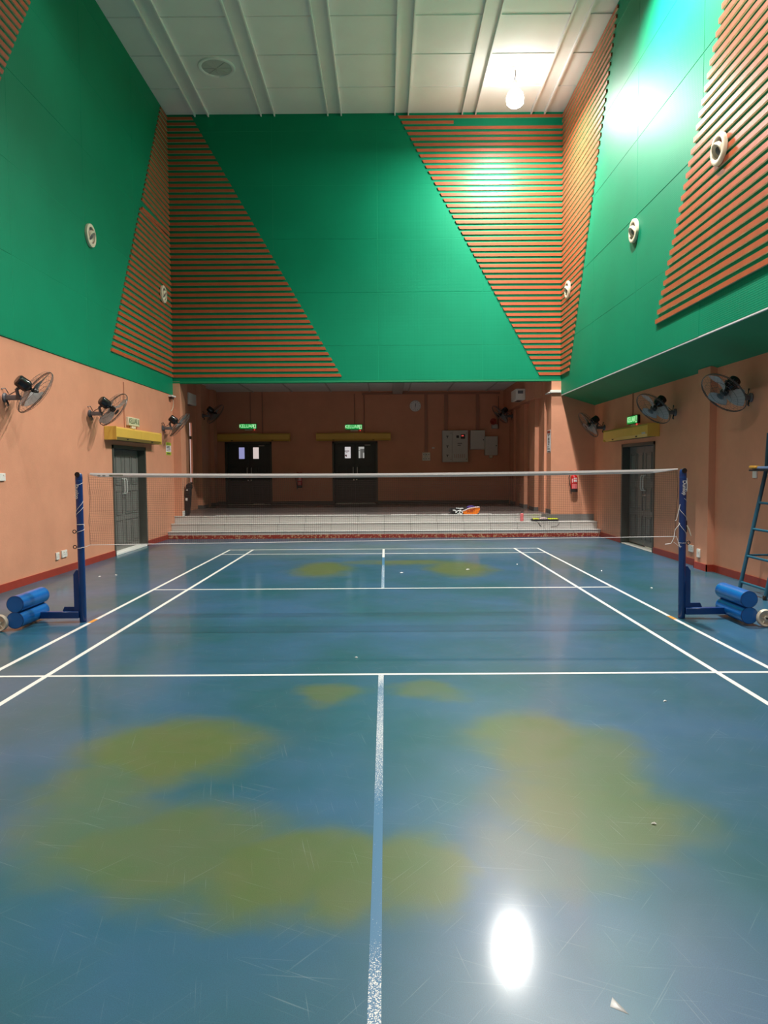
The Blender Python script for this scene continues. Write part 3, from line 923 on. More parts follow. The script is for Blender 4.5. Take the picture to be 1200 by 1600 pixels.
# ------------------------------------------------------------------ wall fans
def fan(F, n, off, label, roll=0.0, sc=1.0):
    """F: face frame at the wall plate. n: facing of the blades in the face frame. off: hub position in the face frame"""
    r = thing('wall_fan', label, 'fan', F, 'oscillating fans on the walls')
    n = Vector(n).normalized()
    hub = Vector(off)
    A = aim(hub, n) @ RZ(roll)
    Rr = .325 * sc
    MB().lathe([(.0, 0), (.062, 0), (.062, .018), (.05, .03), (0, .03)], T(0, 0, 0), 18, cap=False).obj('wall_plate', 'bracket', r)
    el = Vector((hub.x * .45, hub.y - .02, hub.z * .62)) - n * .10
    MB().bbox(-.03, .03, -.035, .03, .02, .22, .012, 2).tube([(0, 0, .19), tuple(el)], .022, 10).obj('bracket_arm', 'bracket', r)
    MB().tube([(0, -.03, .03), (.01, -.10, .05), (0, -.11, .035)], .012, 8).obj('pull_switch', 'black', r)
    MB().lathe([(0, -.27), (.06, -.268), (.078, -.25), (.082, -.13), (.074, -.105), (.03, -.075), (.018, -.06), (.018, 0), (0, 0)], A, 20, cap=False).obj('motor', 'black_gloss', r)
    MB().tube([tuple(A @ Vector((0, 0, -.14))), tuple(A @ Vector((0, -.09, -.13))), tuple(el)], .018, 8).obj('yoke', 'bracket', r)
    MB().lathe([(.05, -.04), (.055, -.02), (.055, .01), (.04, .028), (0, .032)], A, 18, cap=False).obj('hub', 'black', r)
    bl = None
    for i in range(3):
        a0 = i * 2 * math.pi / 3
        nn, mm = 7, 5
        vs, fs = [], []
        for s in range(nn):
            t = s / (nn - 1)
            rad = .05 + (Rr - .075) * t
            halfw = (.50 + .22 * math.sin(t * math.pi)) * (1 - .12 * t)
            for q in range(mm):
                u = q / (mm - 1) - .5
                an = a0 + u * 2 * halfw * .95 + .35 * t
                zz = -u * .085 * (1 - .25 * t) + .012 * math.cos(u * math.pi)
                vs.append(A @ Vector((rad * math.cos(an), rad * math.sin(an), zz - .012)))
        for s in range(nn - 1):
            for q in range(mm - 1):
                i0 = s * mm + q
                fs.append((i0, i0 + 1, i0 + mm + 1, i0 + mm))
        k = len(vs)
        vs2 = vs + [v - n * .003 for v in vs]
        fs2 = fs + [tuple(reversed([j + k for j in f])) for f in fs]
        bb = MB().add(vs2, fs2)
        bb.obj('blade', 'fan_grey', r)
    g = MB()
    def ring(rad, zz, th, seg=40):
        g.tube([tuple(A @ Vector((rad * math.cos(2 * math.pi * k / seg), rad * math.sin(2 * math.pi * k / seg), zz))) for k in range(seg)], th, 5, closed=True)
    ring(Rr, .0, .006); ring(Rr, .014, .004)
    for rad, zf, zb in ((Rr * .74, .062, -.07), (Rr * .47, .072, -.085)):
        ring(rad, zf, .002, 32); ring(rad, zb, .002, 32)
    ring(.05, .075, .004, 20)
    for k in range(32):
        an = 2 * math.pi * k / 32
        c, s = math.cos(an), math.sin(an)
        for prof in (((.04, .075), (Rr * .5, .072), (Rr * .78, .06), (Rr * .97, .03), (Rr, .005)), ((.06, -.085), (Rr * .5, -.085), (Rr * .78, -.07), (Rr * .97, -.04), (Rr, -.0))):
            g.tube([tuple(A @ Vector((p[0] * c, p[0] * s, p[1]))) for p in prof], .0011, 3)
    g.obj('guard', 'fan_wire', r)
    MB().lathe([(0, .07), (.048, .07), (.048, .078), (.03, .086), (0, .086)], A, 18, cap=False).obj('badge', 'black', r)
    bk = A @ Vector((0, 0, -.2))
    MB().tube([(-.07, .11, 0), (-.02, .12, .03), (.01, .06, .05), (.0, .03, .06), (.02, .075, .13), tuple((Vector((.02, .05, .2)) + bk) / 2 + Vector((0, .0, 0))), tuple(bk)], .006, 6).obj('power_cord', 'red_base' if False else 'black', r)
    return r
# left wall (face frame: x = +y world, y = up, z = into the hall)
nL = (.62, -.55, .55)
fan(F_left(XL, 2.08, 2.54), nL, (.02, .07, .40), 'black wall fan nearest the camera on the left wall', 20)
fan(F_left(XL, 4.80, 2.54), nL, (.02, .07, .40), 'black wall fan just before the left wall exit sign', 75)
fan(F_left(XL, 8.80, 2.52), (.30, -.62, .68), (.02, .07, .38), 'black wall fan in the left corner beside the stage', 130)
# right wall (face frame: x = -y world)
nR = (.22, -.68, .70)
fan(F_right(XR, 2.33, 2.50), nR, (.06, .06, .40), 'large grey fan on the right wall beyond the umpire chair', 165)
fan(F_right(XR, 4.86, 2.50), nR, (.06, .06, .40), 'grey wall fan between the right pilaster and the exit sign', 165)
fan(F_right(XR, 8.80, 2.47), (.02, -.58, .80), (.04, .06, .38), 'black wall fan in the right corner beside the stage', 60)
fan(F_left(-5.08, 12.9, 3.10), (.45, -.55, .6), (.02, .05, .36), 'dark fan on the left side wall of the stage', 30)
fan(F_right(3.84, 14.1, 3.12), (.12, -.62, .72), (.04, .05, .38), 'dark fan on the right side wall of the stage', 30)

# ------------------------------------------------------------------ round speakers in the green walls
def speaker(F, label):
    r = thing('wall_speaker', label, 'speaker', F, 'round speakers in the green walls')
    MB().lathe([(.135, .03), (.135, .045), (.16, .052), (.188, .042), (.192, .022), (.188, 0), (.14, 0)], None, 36, cap=False).obj('flange', 'cream', r)
    MB().lathe([(.14, .046), (.138, .01), (.12, -.0), (0, -.0)], None, 30, cap=False).obj('recess', 'grey_box', r)
    A = T(0, -.025, .028) @ RX(28)
    MB().lathe([(.105, -.03), (.108, .0), (.10, .024), (.088, .028), (.084, .018), (.05, -.002), (.045, -.01), (0, -.012)], A, 26, cap=False).obj('eyeball', 'cream', r)
    MB().lathe([(.050, -.008), (.046, .006), (.03, .015), (0, .017)], A, 18, cap=False).obj('cone', 'bracket', r)
    return r
speaker(F_left(XL + .021, 4.975, 5.54), 'round cream speaker alone on the plain green left wall')
speaker(F_left(XL + .046, 8.90, 5.50), 'round cream speaker on the slats in the left corner')
speaker(F_right(XG - .026, 1.605, 5.44), 'round cream speaker on the near slats of the right wall')
speaker(F_right(XG - .001, 4.69, 5.46), 'round cream speaker on the plain green right wall')
speaker(F_right(XG - .026, 8.90, 5.54), 'round cream speaker on the slats in the right corner')

# ------------------------------------------------------------------ ceiling lamps
def downlight(i, x, y, watts, cone):
    lab = ('unlit round lamp recessed in the ceiling above the left slats' if watts == 0 else
           'lit round ceiling lamp, number %s along the %s side' % (('one', 'two', 'three')[(i - 1) // 2], 'right' if x > 0 else 'left'))
    lab = lab.replace('number one', 'nearest the stage').replace('number two', 'over the near service line').replace('number three', 'behind the camera')
    r = thing('ceiling_lamp', lab, 'ceiling lamp', T(x, y, ZC), 'round lamps recessed in the ceiling')
    MB().lathe([(.30, .0), (.30, -.02), (.33, -.035), (.365, -.03), (.375, -.012), (.375, .0)], None, 40, cap=False).obj('rim', 'rib', r)
    MB().lathe([(.305, -.012), (.25, -.016), (.15, -.02), (0, -.022)], None, 36, cap=False).obj('lens', 'lens_on' if watts else 'lens_off', r)
    if watts:
        ld = bpy.data.lights.new('ceiling_lamp_light', 'SPOT')
        ld.energy = watts
        ld.color = LAMP_COLOUR
        ld.spot_size = R(cone)
        ld.spot_blend = 0.55
        ld.shadow_soft_size = .10
        lo = bpy.data.objects.new('lamp_light', ld)
        COL.objects.link(lo)
        lo.parent = r
        lo.location = (0, 0, -.06)
    else:
        for k in range(4):
            MB().tube([(.29 * math.cos(k * math.pi / 4), .29 * math.sin(k * math.pi / 4), -.026), (-.29 * math.cos(k * math.pi / 4), -.29 * math.sin(k * math.pi / 4), -.026)], .004, 5).obj('guard_wire', 'grey_box', r)
for i, d in enumerate(DOWNLIGHTS):
    downlight(i, *d)

def pendant():
    x, y, z = BULB_POS
    r = thing('pendant_bulb', 'bare glowing bulb hanging on a short cord from the ceiling', 'light bulb', T(x, y, ZC))
    MB().lathe([(.11, .0), (.11, -.015), (.04, -.03), (0, -.03)], None, 20, cap=False).obj('ceiling_rose', 'white', r)
    MB().tube([(0, 0, -.02), (.006, .004, -.12), (-.006, 0, -.2), (0, 0, z - ZC + .30)], .009, 8).obj('cord', 'ink', r)
    MB().lathe([(.0, .30), (.05, .30), (.055, .22), (.05, .17), (0, .17)], T(0, 0, z - ZC), 16, cap=False).obj('socket', 'white', r)
    MB().lathe([(.05, .175), (.09, .13), (.155, .05), (.18, -.04), (.172, -.14), (.12, -.19), (0, -.20)], T(0, 0, z - ZC), 14, cap=False).obj('bulb', 'bulb', r)
    ld = bpy.data.lights.new('bulb_light', 'AREA')
    ld.shape = 'DISK'
    ld.size = .34
    ld.energy = BULB_DOWN_WATTS
    ld.color = LAMP_COLOUR
    lo = bpy.data.objects.new('bulb_light', ld)
    COL.objects.link(lo)
    lo.parent = r
    lo.location = (0, 0, z - ZC - .205)
pendant()

# ------------------------------------------------------------------ net and posts
def net():
    r = thing('badminton_net', 'brown badminton net with a white top tape across the court', 'net', T(0, 0, 0))
    x0, x1 = -3.02, 3.05
    def top(x):
        t = (x - x0) / (x1 - x0)
        base = 1.552 + (1.556 - 1.552) * t
        return base - .026 * math.sin(math.pi * t) ** .8 if 0 < t < 1 else base
    def bot(x):
        t = (x - x0) / (x1 - x0)
        return .805 + .05 * t
    def billow(x, s):
        return .012 * math.sin(x * 2.1) * s * (1 - s) * 4
    g = MB()
    wv = lambda x, s: .012 * math.exp(-(x - x0) / .35) * math.sin(s * 26)
    rad = .00085
    nv = 300
    for i in range(nv + 1):
        x = x0 + (x1 - x0) * i / nv
        pts = []
        for k in range(7):
            s = k / 6
            z = top(x) - .02 + (bot(x) - top(x) + .02) * s
            pts.append((x + wv(x, s), billow(x, s), z))
        g.tube(pts, rad, 3)
    for j in range(1, 37):
        s = j / 37
        pts = []
        for k in range(31):
            x = x0 + (x1 - x0) * k / 30
            z = top(x) - .02 + (bot(x) - top(x) + .02) * s + wv(x, s)
            pts.append((x, billow(x, s), z))
        g.tube(pts, rad, 3)
    o = g.obj('mesh', 'cord', r, False)
    o['kind'] = 'stuff'
    tp = MB()
    vs, fs = [], []
    nn = 60
    for k in range(nn + 1):
        x = x0 + .02 + (x1 - x0 - .02) * k / nn
        e = min(1, (x1 - x) / .35 + .25, (x - x0) / .2 + .4)
        h_ = .042 * e
        z = top(x)
        zz = z if x < x1 - .3 else z
        for (dy, dz) in ((-.006, -h_), (-.009, -h_ * .5), (-.004, 0), (.004, 0), (.009, -h_ * .5), (.006, -h_)):
            vs.append((x, dy, zz + dz))
    for k in range(nn):
        for q in range(6):
            fs.append((k * 6 + q, k * 6 + (q + 1) % 6, (k + 1) * 6 + (q + 1) % 6, (k + 1) * 6 + q))
    fs += [tuple(range(6)), tuple(nn * 6 + q for q in range(6))[::-1]]
    tp.add(vs, fs).obj('top_tape', 'tape', r, True)
    t2 = MB().tube([(x0 + (x1 - x0) * k / 24, -.0095, top(x0 + (x1 - x0) * k / 24) - .021) for k in range(1, 24)], .0022, 5)
    t2.obj('tape_stitching', 'grey_box', r)
    text('KASON', .022, 'ink', r, F_south(-2.72, -.0095, 1.532)) if False else None
    MB().box(-2.92, -2.89, -.0105, -.008, 1.521, 1.527).box(-2.87, -2.84, -.0105, -.008, 1.521, 1.527).box(-2.80, -2.66, -.0105, -.008, 1.519, 1.531).obj('tape_print', 'sign_ink', r, False)
    MB().tube([(x0 - .06, -.03, .78)] + [(x0 + (x1 - x0) * k / 20, billow(x0 + (x1 - x0) * k / 20, 1), bot(x0 + (x1 - x0) * k / 20)) for k in range(21)] + [(x1 + .03, -.03, .74)], .0032, 5).obj('bottom_cord', 'string', r)
    for x in (x0, x1 - .01):
        MB().tube([(x, 0, top(x) - .01), (x + .015, .0, 1.3), (x - .005, 0, 1.05), (x, 0, bot(x))], .002, 5).obj('side_cord', 'cord', r)
net()

def weight_wheel(parent, x, y, z, rr=.083):
    wm = thing_part = None
    A = T(x, y, z) @ RX(90)
    o = MB().lathe([(rr * .74, -.022), (rr * .95, -.026), (rr, -.018), (rr, .018), (rr * .95, .026), (rr * .74, .022), (rr * .72, .006), (rr * .72, -.006), (rr * .74, -.022)], A, 32, cap=False).obj('wheel', 'wheel', parent)
    MB().lathe([(rr * .73, -.008), (rr * .73, .008), (0, .009)], A, 28, cap=False).lathe([(rr * .73, -.008), (0, -.008)], A, 28, cap=False).obj('wheel_disc', 'cream', o)
    MB().lathe([(rr * .28, -.026), (rr * .3, 0), (rr * .28, .026), (0, .026)], A, 16, cap=False).lathe([(rr * .28, -.026), (0, -.026)], A, 16, cap=False).obj('wheel_hub', 'wheel', o)
    MB().lathe([(0, .034), (.010, .034), (.010, -.034), (0, -.034)], A, 10, cap=False).obj('axle_bolt', 'black', o)
    for k in range(5):
        a = k * 2 * math.pi / 5 + .4
        MB().tube([tuple(A @ Vector((rr * .25 * math.cos(a), rr * .25 * math.sin(a), .012))), tuple(A @ Vector((rr * .74 * math.cos(a), rr * .74 * math.sin(a), .012)))], .006, 6).obj('spoke', 'wheel', o)
    return o

def post(s, label):
    r = thing('net_post', label, 'net post', T(s * 3.118, 0, 0) @ RY(0 if s < 0 else -.45), 'blue net posts with weighted bases')
    px = s
    # all x values run outwards (times s)
    X = lambda v: s * v
    MB().lathe([(.034, .004), (.0355, .012), (.0355, 1.50), (.033, 1.535), (.022, 1.548), (0, 1.552)], None, 24, cap=False).lathe([(0, .004), (.034, .004)], None, 24, cap=False).obj('post', 'blue_dark', r)
    MB().tube([(.0355 * math.cos(k * math.pi / 10), .0355 * math.sin(k * math.pi / 10), 1.468) for k in range(20)], .002, 5, closed=True).obj('cap_seam', 'blue', r)
    MB().lathe([(.026, -.006), (.026, .006)], T(0, -.034, 1.535) @ RX(90), 16).obj('pulley', 'black', r)
    a, c = sorted((X(.03), X(.085)))
    MB().prism([(X(.03), .10), (X(.085), .10), (X(.085), .50), (X(.055), .545), (X(.03), .545)], 1, -.012, .028).obj('stiffener', 'blue_dark', r, False)
    a, c = sorted((X(.03), X(.50)))
    MB().bbox(a, c, -.045, .005, .045, .115, .004, 1).obj('arm', 'blue_dark', r)
    MB().prism([(X(.03), .07), (X(.245), .07), (X(.205), .155), (X(.03), .155)], 1, .03, .045).obj('gusset', 'blue_dark', r, False)
    wx = X(.50)
    for nm_, dx, z in (('weight_cylinder', .005, .102), ('weight_cylinder', -.0, .262)):
        A = T(wx + X(dx), -.40, z) @ RX(-90)
        rr = .083
        o = MB().lathe([(0, 0), (rr - .004, 0), (rr, .004), (rr, .556), (rr - .004, .56), (0, .56)], A, 32, cap=False).obj(nm_, 'blue', r)
        MB().lathe([(rr - .003, -.001), (rr + .001, .001), (rr + .001, .012), (rr - .003, .013)], A, 32, cap=False).obj('weld_bead', 'blue_dark', o)
    MB().box(min(wx, X(.515)), max(wx, X(.485)), -.1, -.04, .17, .20).obj('spacer', 'blue_dark', r, False)
    # axle plate and wheels
    a, c = sorted((X(.50), X(.66)))
    MB().bbox(a, c, -.385, -.345, .07, .12, .004, 1).obj('axle_plate', 'blue_dark', r)
    MB().bbox(a, c, .105, .145, .07, .12, .004, 1).obj('axle_plate', 'blue_dark', r)
    weight_wheel(r, X(.645), -.43, .0845)
    weight_wheel(r, X(.645), .185, .0845)
    # hooks on the outer side
    for z in ((.945, .785) if s < 0 else (.79,)):
        MB().tube([(X(.034), 0, z), (X(.045), 0, z)], .006, 8).tube([(X(.062) + X(.017) * -math.cos(k * math.pi / 8), -.002, z + .017 * math.sin(k * math.pi / 8)) for k in range(16)], .0045, 6, closed=True).obj('eye_hook', 'black', r)
    # brand lettering reads downwards
    ca = R(-18) if s < 0 else R(2)
    m = T(.037 * math.sin(ca), -.037 * math.cos(ca), 1.36) @ RZ(math.degrees(ca)) @ RX(90) @ RZ(-90)
    text('Dunlop', .056, 'string', r, m, sx=.9, offset=.0008)
    # strings wound round the post
    def wind(z0, z1, turns, ph, rad=.0022):
        nn = int(24 * max(turns, .5))
        MB().tube([(.0375 * math.cos(ph + 2 * math.pi * turns * k / nn), .0375 * math.sin(ph + 2 * math.pi * turns * k / nn), z0 + (z1 - z0) * k / nn) for k in range(nn + 1)], rad, 5).obj('string', 'string', r)
    if s < 0:
        wind(1.40, 1.45, .5, math.pi); wind(1.12, 1.26, .5, math.pi); wind(1.09, 1.2, .5, math.pi); wind(1.0, 1.085, .5, 0); wind(.93, 1.0, 1.0, math.pi); wind(1.02, 1.02, 1.0, 0)
        MB().tube([(-.02, -.037, .775), (.01, -.04, .776), (.035, -.02, .785)], .0025, 5).obj('string', 'string', r)
    else:
        wind(1.25, 1.17, .5, math.pi * 1.5); wind(1.15, 1.02, .5, math.pi); wind(1.0, .85, .5, math.pi); wind(.79, .79, 1.0, 0)
        MB().tube([(.036, -.012, 1.46), (.036, -.018, 1.38), (.030, -.026, 1.32)], .004, 5).obj('string', 'string', r)
        MB().tube([(-.034, -.02, 1.19), (-.05, -.02, 1.12), (-.07, -.02, 1.03)], .0035, 5).tube([(-.07, -.02, 1.03), (-.085, -.02, 1.02)], .003, 5).obj('loose_string_end', 'string', r)
        MB().tube([(-.034, -.02, .99), (-.085, -.025, .93), (-.10, -.03, .84), (-.13, -.03, .785), (-.19, -.03, .78)], .0038, 5).obj('loose_string_end', 'string', r)
        MB().tube([(-.10, -.03, .80), (-.05, -.03, .76), (-.02, -.036, .75)], .002, 5).obj('string', 'string', r)
        MB().bbox(.03, .045, -.01, .02, .90, 1.02, .003, 1).obj('cleat', 'black', r)
        MB().tube([(.042, -.005, .97), (.06, -.01, .93), (.085, -.015, .86)], [.008, .009, .004], 6).obj('cleat_lever', 'cream', r)
    return r
post(-1, 'blue net post with weights by the left wall')
post(1, 'blue net post with weights by the umpire chair')

# ------------------------------------------------------------------ umpire chair at the right edge
def umpire_chair():
    r = thing('umpire_chair', 'tall teal tubular umpire chair at the right wall', 'umpire chair', T(4.50, 1.60, 0))
    wy = .62                         # the rungs run along y, towards the camera
    topz = 1.54
    def rail(z, lean=.20):
        return lean * z
    for y in (0, -wy):
        MB().tube([(0, y, .0), (rail(.02), y, .02), (rail(topz), y, topz), (rail(topz) + .02, y, topz + .45)], .024, 12).obj('front_leg', 'teal', r)
    for z in (.12, .45, .79, 1.12):
        MB().tube([(rail(z), 0, z), (rail(z), -wy, z)], .016, 10).obj('rung', 'teal', r)
    for y in (0, -wy):
        MB().tube([(.44, y, 0), (.405, y, 1.5)], .019, 12).obj('rear_leg', 'teal', r)
        MB().tube([(rail(.45), y, .46), (.43, y, .46)], .013, 10).obj('side_brace', 'teal', r)
    MB().tube([(.435, 0, .25), (.435, -wy, .25)], .013, 10).obj('rear_brace', 'teal', r)
    MB().bbox(.16, .43, -wy - .03, .08, 1.535, 1.575, .015, 3).obj('seat', 'seat_blue', r)
    MB().bbox(.13, .25, -.06, .10, 1.545, 1.585, .018, 3).obj('seat_corner', 'seat_orange', r)
    MB().bbox(.13, .44, -wy - .04, .09, 1.515, 1.535, .006, 2).obj('seat_base', 'black', r)
    MB().tube([(.42, 0, 1.57), (.44, 0, 2.05), (.44, -wy, 2.05), (.42, -wy, 1.57)], .016, 10).obj('back_frame', 'teal', r)
    MB().bbox(.425, .45, -wy + .03, -.03, 1.78, 2.02, .01, 2).obj('backrest', 'seat_blue', r)
    for y in (0, -wy):
        MB().tube([(rail(topz) + .02, y, topz + .25), (.43, y, topz + .25)], .014, 10).obj('armrest', 'teal', r)
    for (x, y) in ((0, 0), (0, -wy), (.44, 0), (.44, -wy)):
        MB().lathe([(.024, 0), (.024, .05), (.02, .055)], T(x, y, 0), 12).obj('rubber_foot', 'black', r)
umpire_chair()

# ------------------------------------------------------------------ sockets and switches
def plate(F, wd, ht, label, name, cat, kind='socket', gang=1):
    r = thing(name, label, cat, F, 'sockets and switches on the walls')
    MB().bbox(-wd / 2, wd / 2, -ht / 2, ht / 2, 0, .022, .004, 1).obj('plate', 'white', r)
    for g in range(gang):
        cx = (g - (gang - 1) / 2) * wd / gang
        if kind == 'socket':
            b = MB()
            for (dx, dy, a, c) in ((0, .018, .006, .010), (-.02, -.012, .010, .006), (.02, -.012, .010, .006)):
                b.box(cx + dx - a / 2, cx + dx + a / 2, dy - c / 2, dy + c / 2, .021, .0228)
            b.obj('socket_holes', 'ink', r, False)
        MB().bbox(cx + .018, cx + .034, .015, .033, .02, .027, .002, 1).obj('rocker', 'cream', r)
    return r
plate(F_left(XL, 3.43, .285), .10, .11, 'single white socket low on the left wall', 'wall_socket', 'socket')
plate(F_left(XL, 3.66, .295), .18, .11, 'wide white double socket low on the left wall', 'wall_socket', 'socket', gang=2)
plate(F_left(XL, 1.93, 1.50), .15, .10, 'white switch plate at the left picture edge', 'wall_switch', 'switch', 'switch')
plate(F_right(XR, 4.12, .265), .17, .11, 'white socket on the right wall beside the net post', 'wall_socket', 'socket', gang=2)
plate(F_south(4.93, 3.34, .25), .07, .13, 'narrow white socket at the foot of the right pilaster', 'wall_socket', 'socket') if False else plate(F_right(XR - .105, 3.60, .25), .10, .13, 'narrow white socket at the foot of the right pilaster', 'wall_socket', 'socket')
plate(F_right(XR, 2.17, 1.49), .10, .14, 'pale switch plate behind the umpire chair seat', 'wall_switch', 'switch', 'switch')

# conduits painted like the wall
def conduit(pts, label, rad=.012, mat='conduit'):
    o = MB().tube(pts, rad, 8).obj('conduit', mat)
    return tag(o, label, 'conduit', 'painted conduits on the walls')
conduit([(XL + .012, 6.42, 3.26), (XL + .012, 6.42, 2.40)], 'painted conduit dropping to the left wall exit sign')
conduit([(XR - .012, 6.95, 3.05), (XR - .012, 6.95, 2.60)], 'dark conduit dropping to the right wall exit sign', mat='conduit_d')
for x, z1, z0, lab in ((-4.12, 3.97, 3.02, 'conduit above the corner stage door sign'), (-3.75, 3.97, 2.70, 'conduit right of the corner stage door sign'), (-.90, 3.9, 2.98, 'conduit above the stage sign left of the clock'),
                       (-.60, 3.88, 2.70, 'conduit right of the stage sign left of the clock')):
    conduit([(x, YA - .014, z1), (x, YA - .014, z0)], 'dim ' + lab, .014, 'conduit_d')
def trunk(x0, x1, z0, z1, label):
    return tag(MB().bbox(x0, x1, YA - .035, YA - .001, z0, z1, .004, 1).obj('cable_trunk', 'conduit_d'), label, 'cable trunk', 'painted cable trunks on the stage back wall')
trunk(1.27, 1.36, 2.10, 3.865, 'cable trunk dropping to the switch cluster on the stage wall')
trunk(1.88, 1.99, 2.76, 3.865, 'cable trunk above the tall grey switchboard')
trunk(2.86, 2.96, 2.76, 3.86, 'cable trunk above the middle grey panel')
trunk(-.66, 3.6, 3.87, 3.93, 'long horizontal cable trunk under the stage ceiling')

# ------------------------------------------------------------------ things on the stage back wall
def clock():
    r = thing('wall_clock', 'round white wall clock on the stage back wall', 'clock', F_south(.985, YA, 3.515))
    MB().lathe([(0, 0), (.17, 0), (.175, .02), (.17, .04), (.155, .045), (.152, .03)], None, 40, cap=False).obj('rim', 'white', r)
    MB().lathe([(.153, .026), (.153, .030), (0, .030)], None, 36, cap=False).obj('dial', 'paper', r)
    tk = MB()
    for k in range(12):
        a = k * math.pi / 6
        A = RZ(-math.degrees(a))
        vs = [A @ Vector(p) for p in ((-.005, .118, .031), (.005, .118, .031), (.005, .142, .031), (-.005, .142, .031))]
        tk.add(vs, [(0, 1, 2, 3)])
    tk.obj('hour_marks', 'ink', r, False)
    for nm_, ang, ln, wd in (('hour_hand', 12, .085, .010), ('minute_hand', 186, .12, .007)):
        A = RZ(-ang)
        MB().add([A @ Vector(p) for p in ((-wd, -.02, .034), (wd, -.02, .034), (wd * .5, ln, .034), (-wd * .5, ln, .034))], [(0, 1, 2, 3)]).obj(nm_, 'ink', r, False)
    MB().lathe([(.008, .030), (.008, .038), (0, .038)], None, 10, cap=False).obj('spindle', 'ink', r)
clock()

def switchboard():
    r = thing('switchboard', 'tall grey two door electrical switchboard on the stage wall', 'switchboard', F_south(2.20, YA, 2.262), 'grey electrical panels')
    MB().bbox(-.392, .395, -.488, .488, 0, .20, .006, 1).obj('cabinet', 'grey_box', r)
    nd = MB().bbox(-.385, -.095, -.478, .478, .198, .215, .004, 1).obj('door', 'grey_box', r)
    wd = MB().bbox(-.086, .388, -.478, .478, .198, .215, .004, 1).obj('door', 'grey_box', r)
    for z in (.30, 0, -.28):
        MB().box(-.275, -.205, z, z + .018, .215, .228).box(-.248, -.230, z - .055, z, .215, .228).obj('latch', 'ink', nd, False)
    for z in (.40, -.40):
        MB().lathe([(.012, .214), (.012, .224), (0, .224)], T(-.13, z, 0), 10, cap=False).obj('lock', 'ink', nd)
        MB().lathe([(.012, .214), (.012, .224), (0, .224)], T(.345, z, 0), 10, cap=False).obj('lock', 'ink', wd)
    MB().bbox(.035, .115, .25, .33, .213, .222, .003, 1).obj('meter', 'ink', wd)
    MB().bbox(.17, .30, .225, .36, .213, .222, .003, 1).obj('meter', 'black', wd)
    MB().box(.19, .26, .30, .335, .222, .224).obj('red_display', 'red_led', wd, False)
    for z, x1 in ((.075, .21), (.015, .17)):
        MB().box(.07, x1, z, z + .022, .215, .218).obj('name_plate', 'ink', wd, False)
    for k in range(6):
        MB().box(-.02 + k * .06, -.005 + k * .06, -.36, -.24, .215, .2165).obj('louvre', 'conduit_d', wd, False)
switchboard()
def panel_box(cx, cz, wd, ht, lx, label):
    r = thing('panel_box', label, 'electrical panel', F_south(cx, YA, cz), 'grey electrical panels')
    MB().bbox(-wd / 2, wd / 2, -ht / 2, ht / 2, 0, .16, .006, 1).obj('cabinet', 'grey_box', r)
    d = MB().bbox(-wd / 2 + .008, wd / 2 - .008, -ht / 2 + .008, ht / 2 - .008, .158, .174, .004, 1).obj('door', 'grey_box', r)
    MB().lathe([(.018, .173), (.018, .184), (0, .184)], T(lx, 0, 0), 12, cap=False).obj('lock', 'ink', d)
    return r
panel_box(2.896, 2.455, .45, .59, .18, 'plain grey panel box right of the tall switchboard')
pb = panel_box(3.32, 2.270, .39, .585, .15, 'lowest grey panel box nearest the right stage wall')
MB().bbox(-.05, .05, -.375, -.295, 0, .08, .006, 1).obj('gland_box', 'cream', pb)

def switch_cluster():
    r = thing('switch_cluster', 'square cream cluster of switches on the stage back wall', 'switch', F_south(1.32, YA, 1.952))
    MB().bbox(-.125, .125, -.13, .13, 0, .03, .004, 1).obj('base', 'cream', r)
    for i in range(3):
        for j in range(2):
            MB().bbox(-.115 + i * .079, -.115 + i * .079 + .07, -.12 + j * .125, -.12 + j * .125 + .112, .028, .042, .003, 1).obj('switch_plate', 'white', r)
            MB().bbox(-.09 + i * .079, -.072 + i * .079, -.08 + j * .125, -.045 + j * .125, .04, .048, .002, 1).obj('rocker', 'ink', r)
switch_cluster()
tag(MB().bbox(1.50, 1.58, YA - .006, YA, 2.20, 2.235, .001, 1).obj('wall_label', 'white'), 'tiny pale label above the switch cluster', 'label')

def wall_siren():
    r = thing('wall_speaker_box', 'dim horn unit over a grey box high on the stage wall', 'speaker', F_south(3.42, YA, 2.95))
    MB().bbox(-.08, .10, -.15, -.02, 0, .14, .008, 1).obj('box', 'grey_box', r)
    MB().lathe([(.02, .0), (.03, .05), (.07, .11), (.10, .13), (.085, .125), (.0, .06)], T(0, .06, .05) @ RY(-20), 20, cap=False).obj('horn', 'red_base', r)
    MB().tube([(.10, -.1, .02), (.14, -.16, .015), (.13, .05, .015), (.14, .85, .012)], .008, 6).obj('cable', 'black', r)
wall_siren()

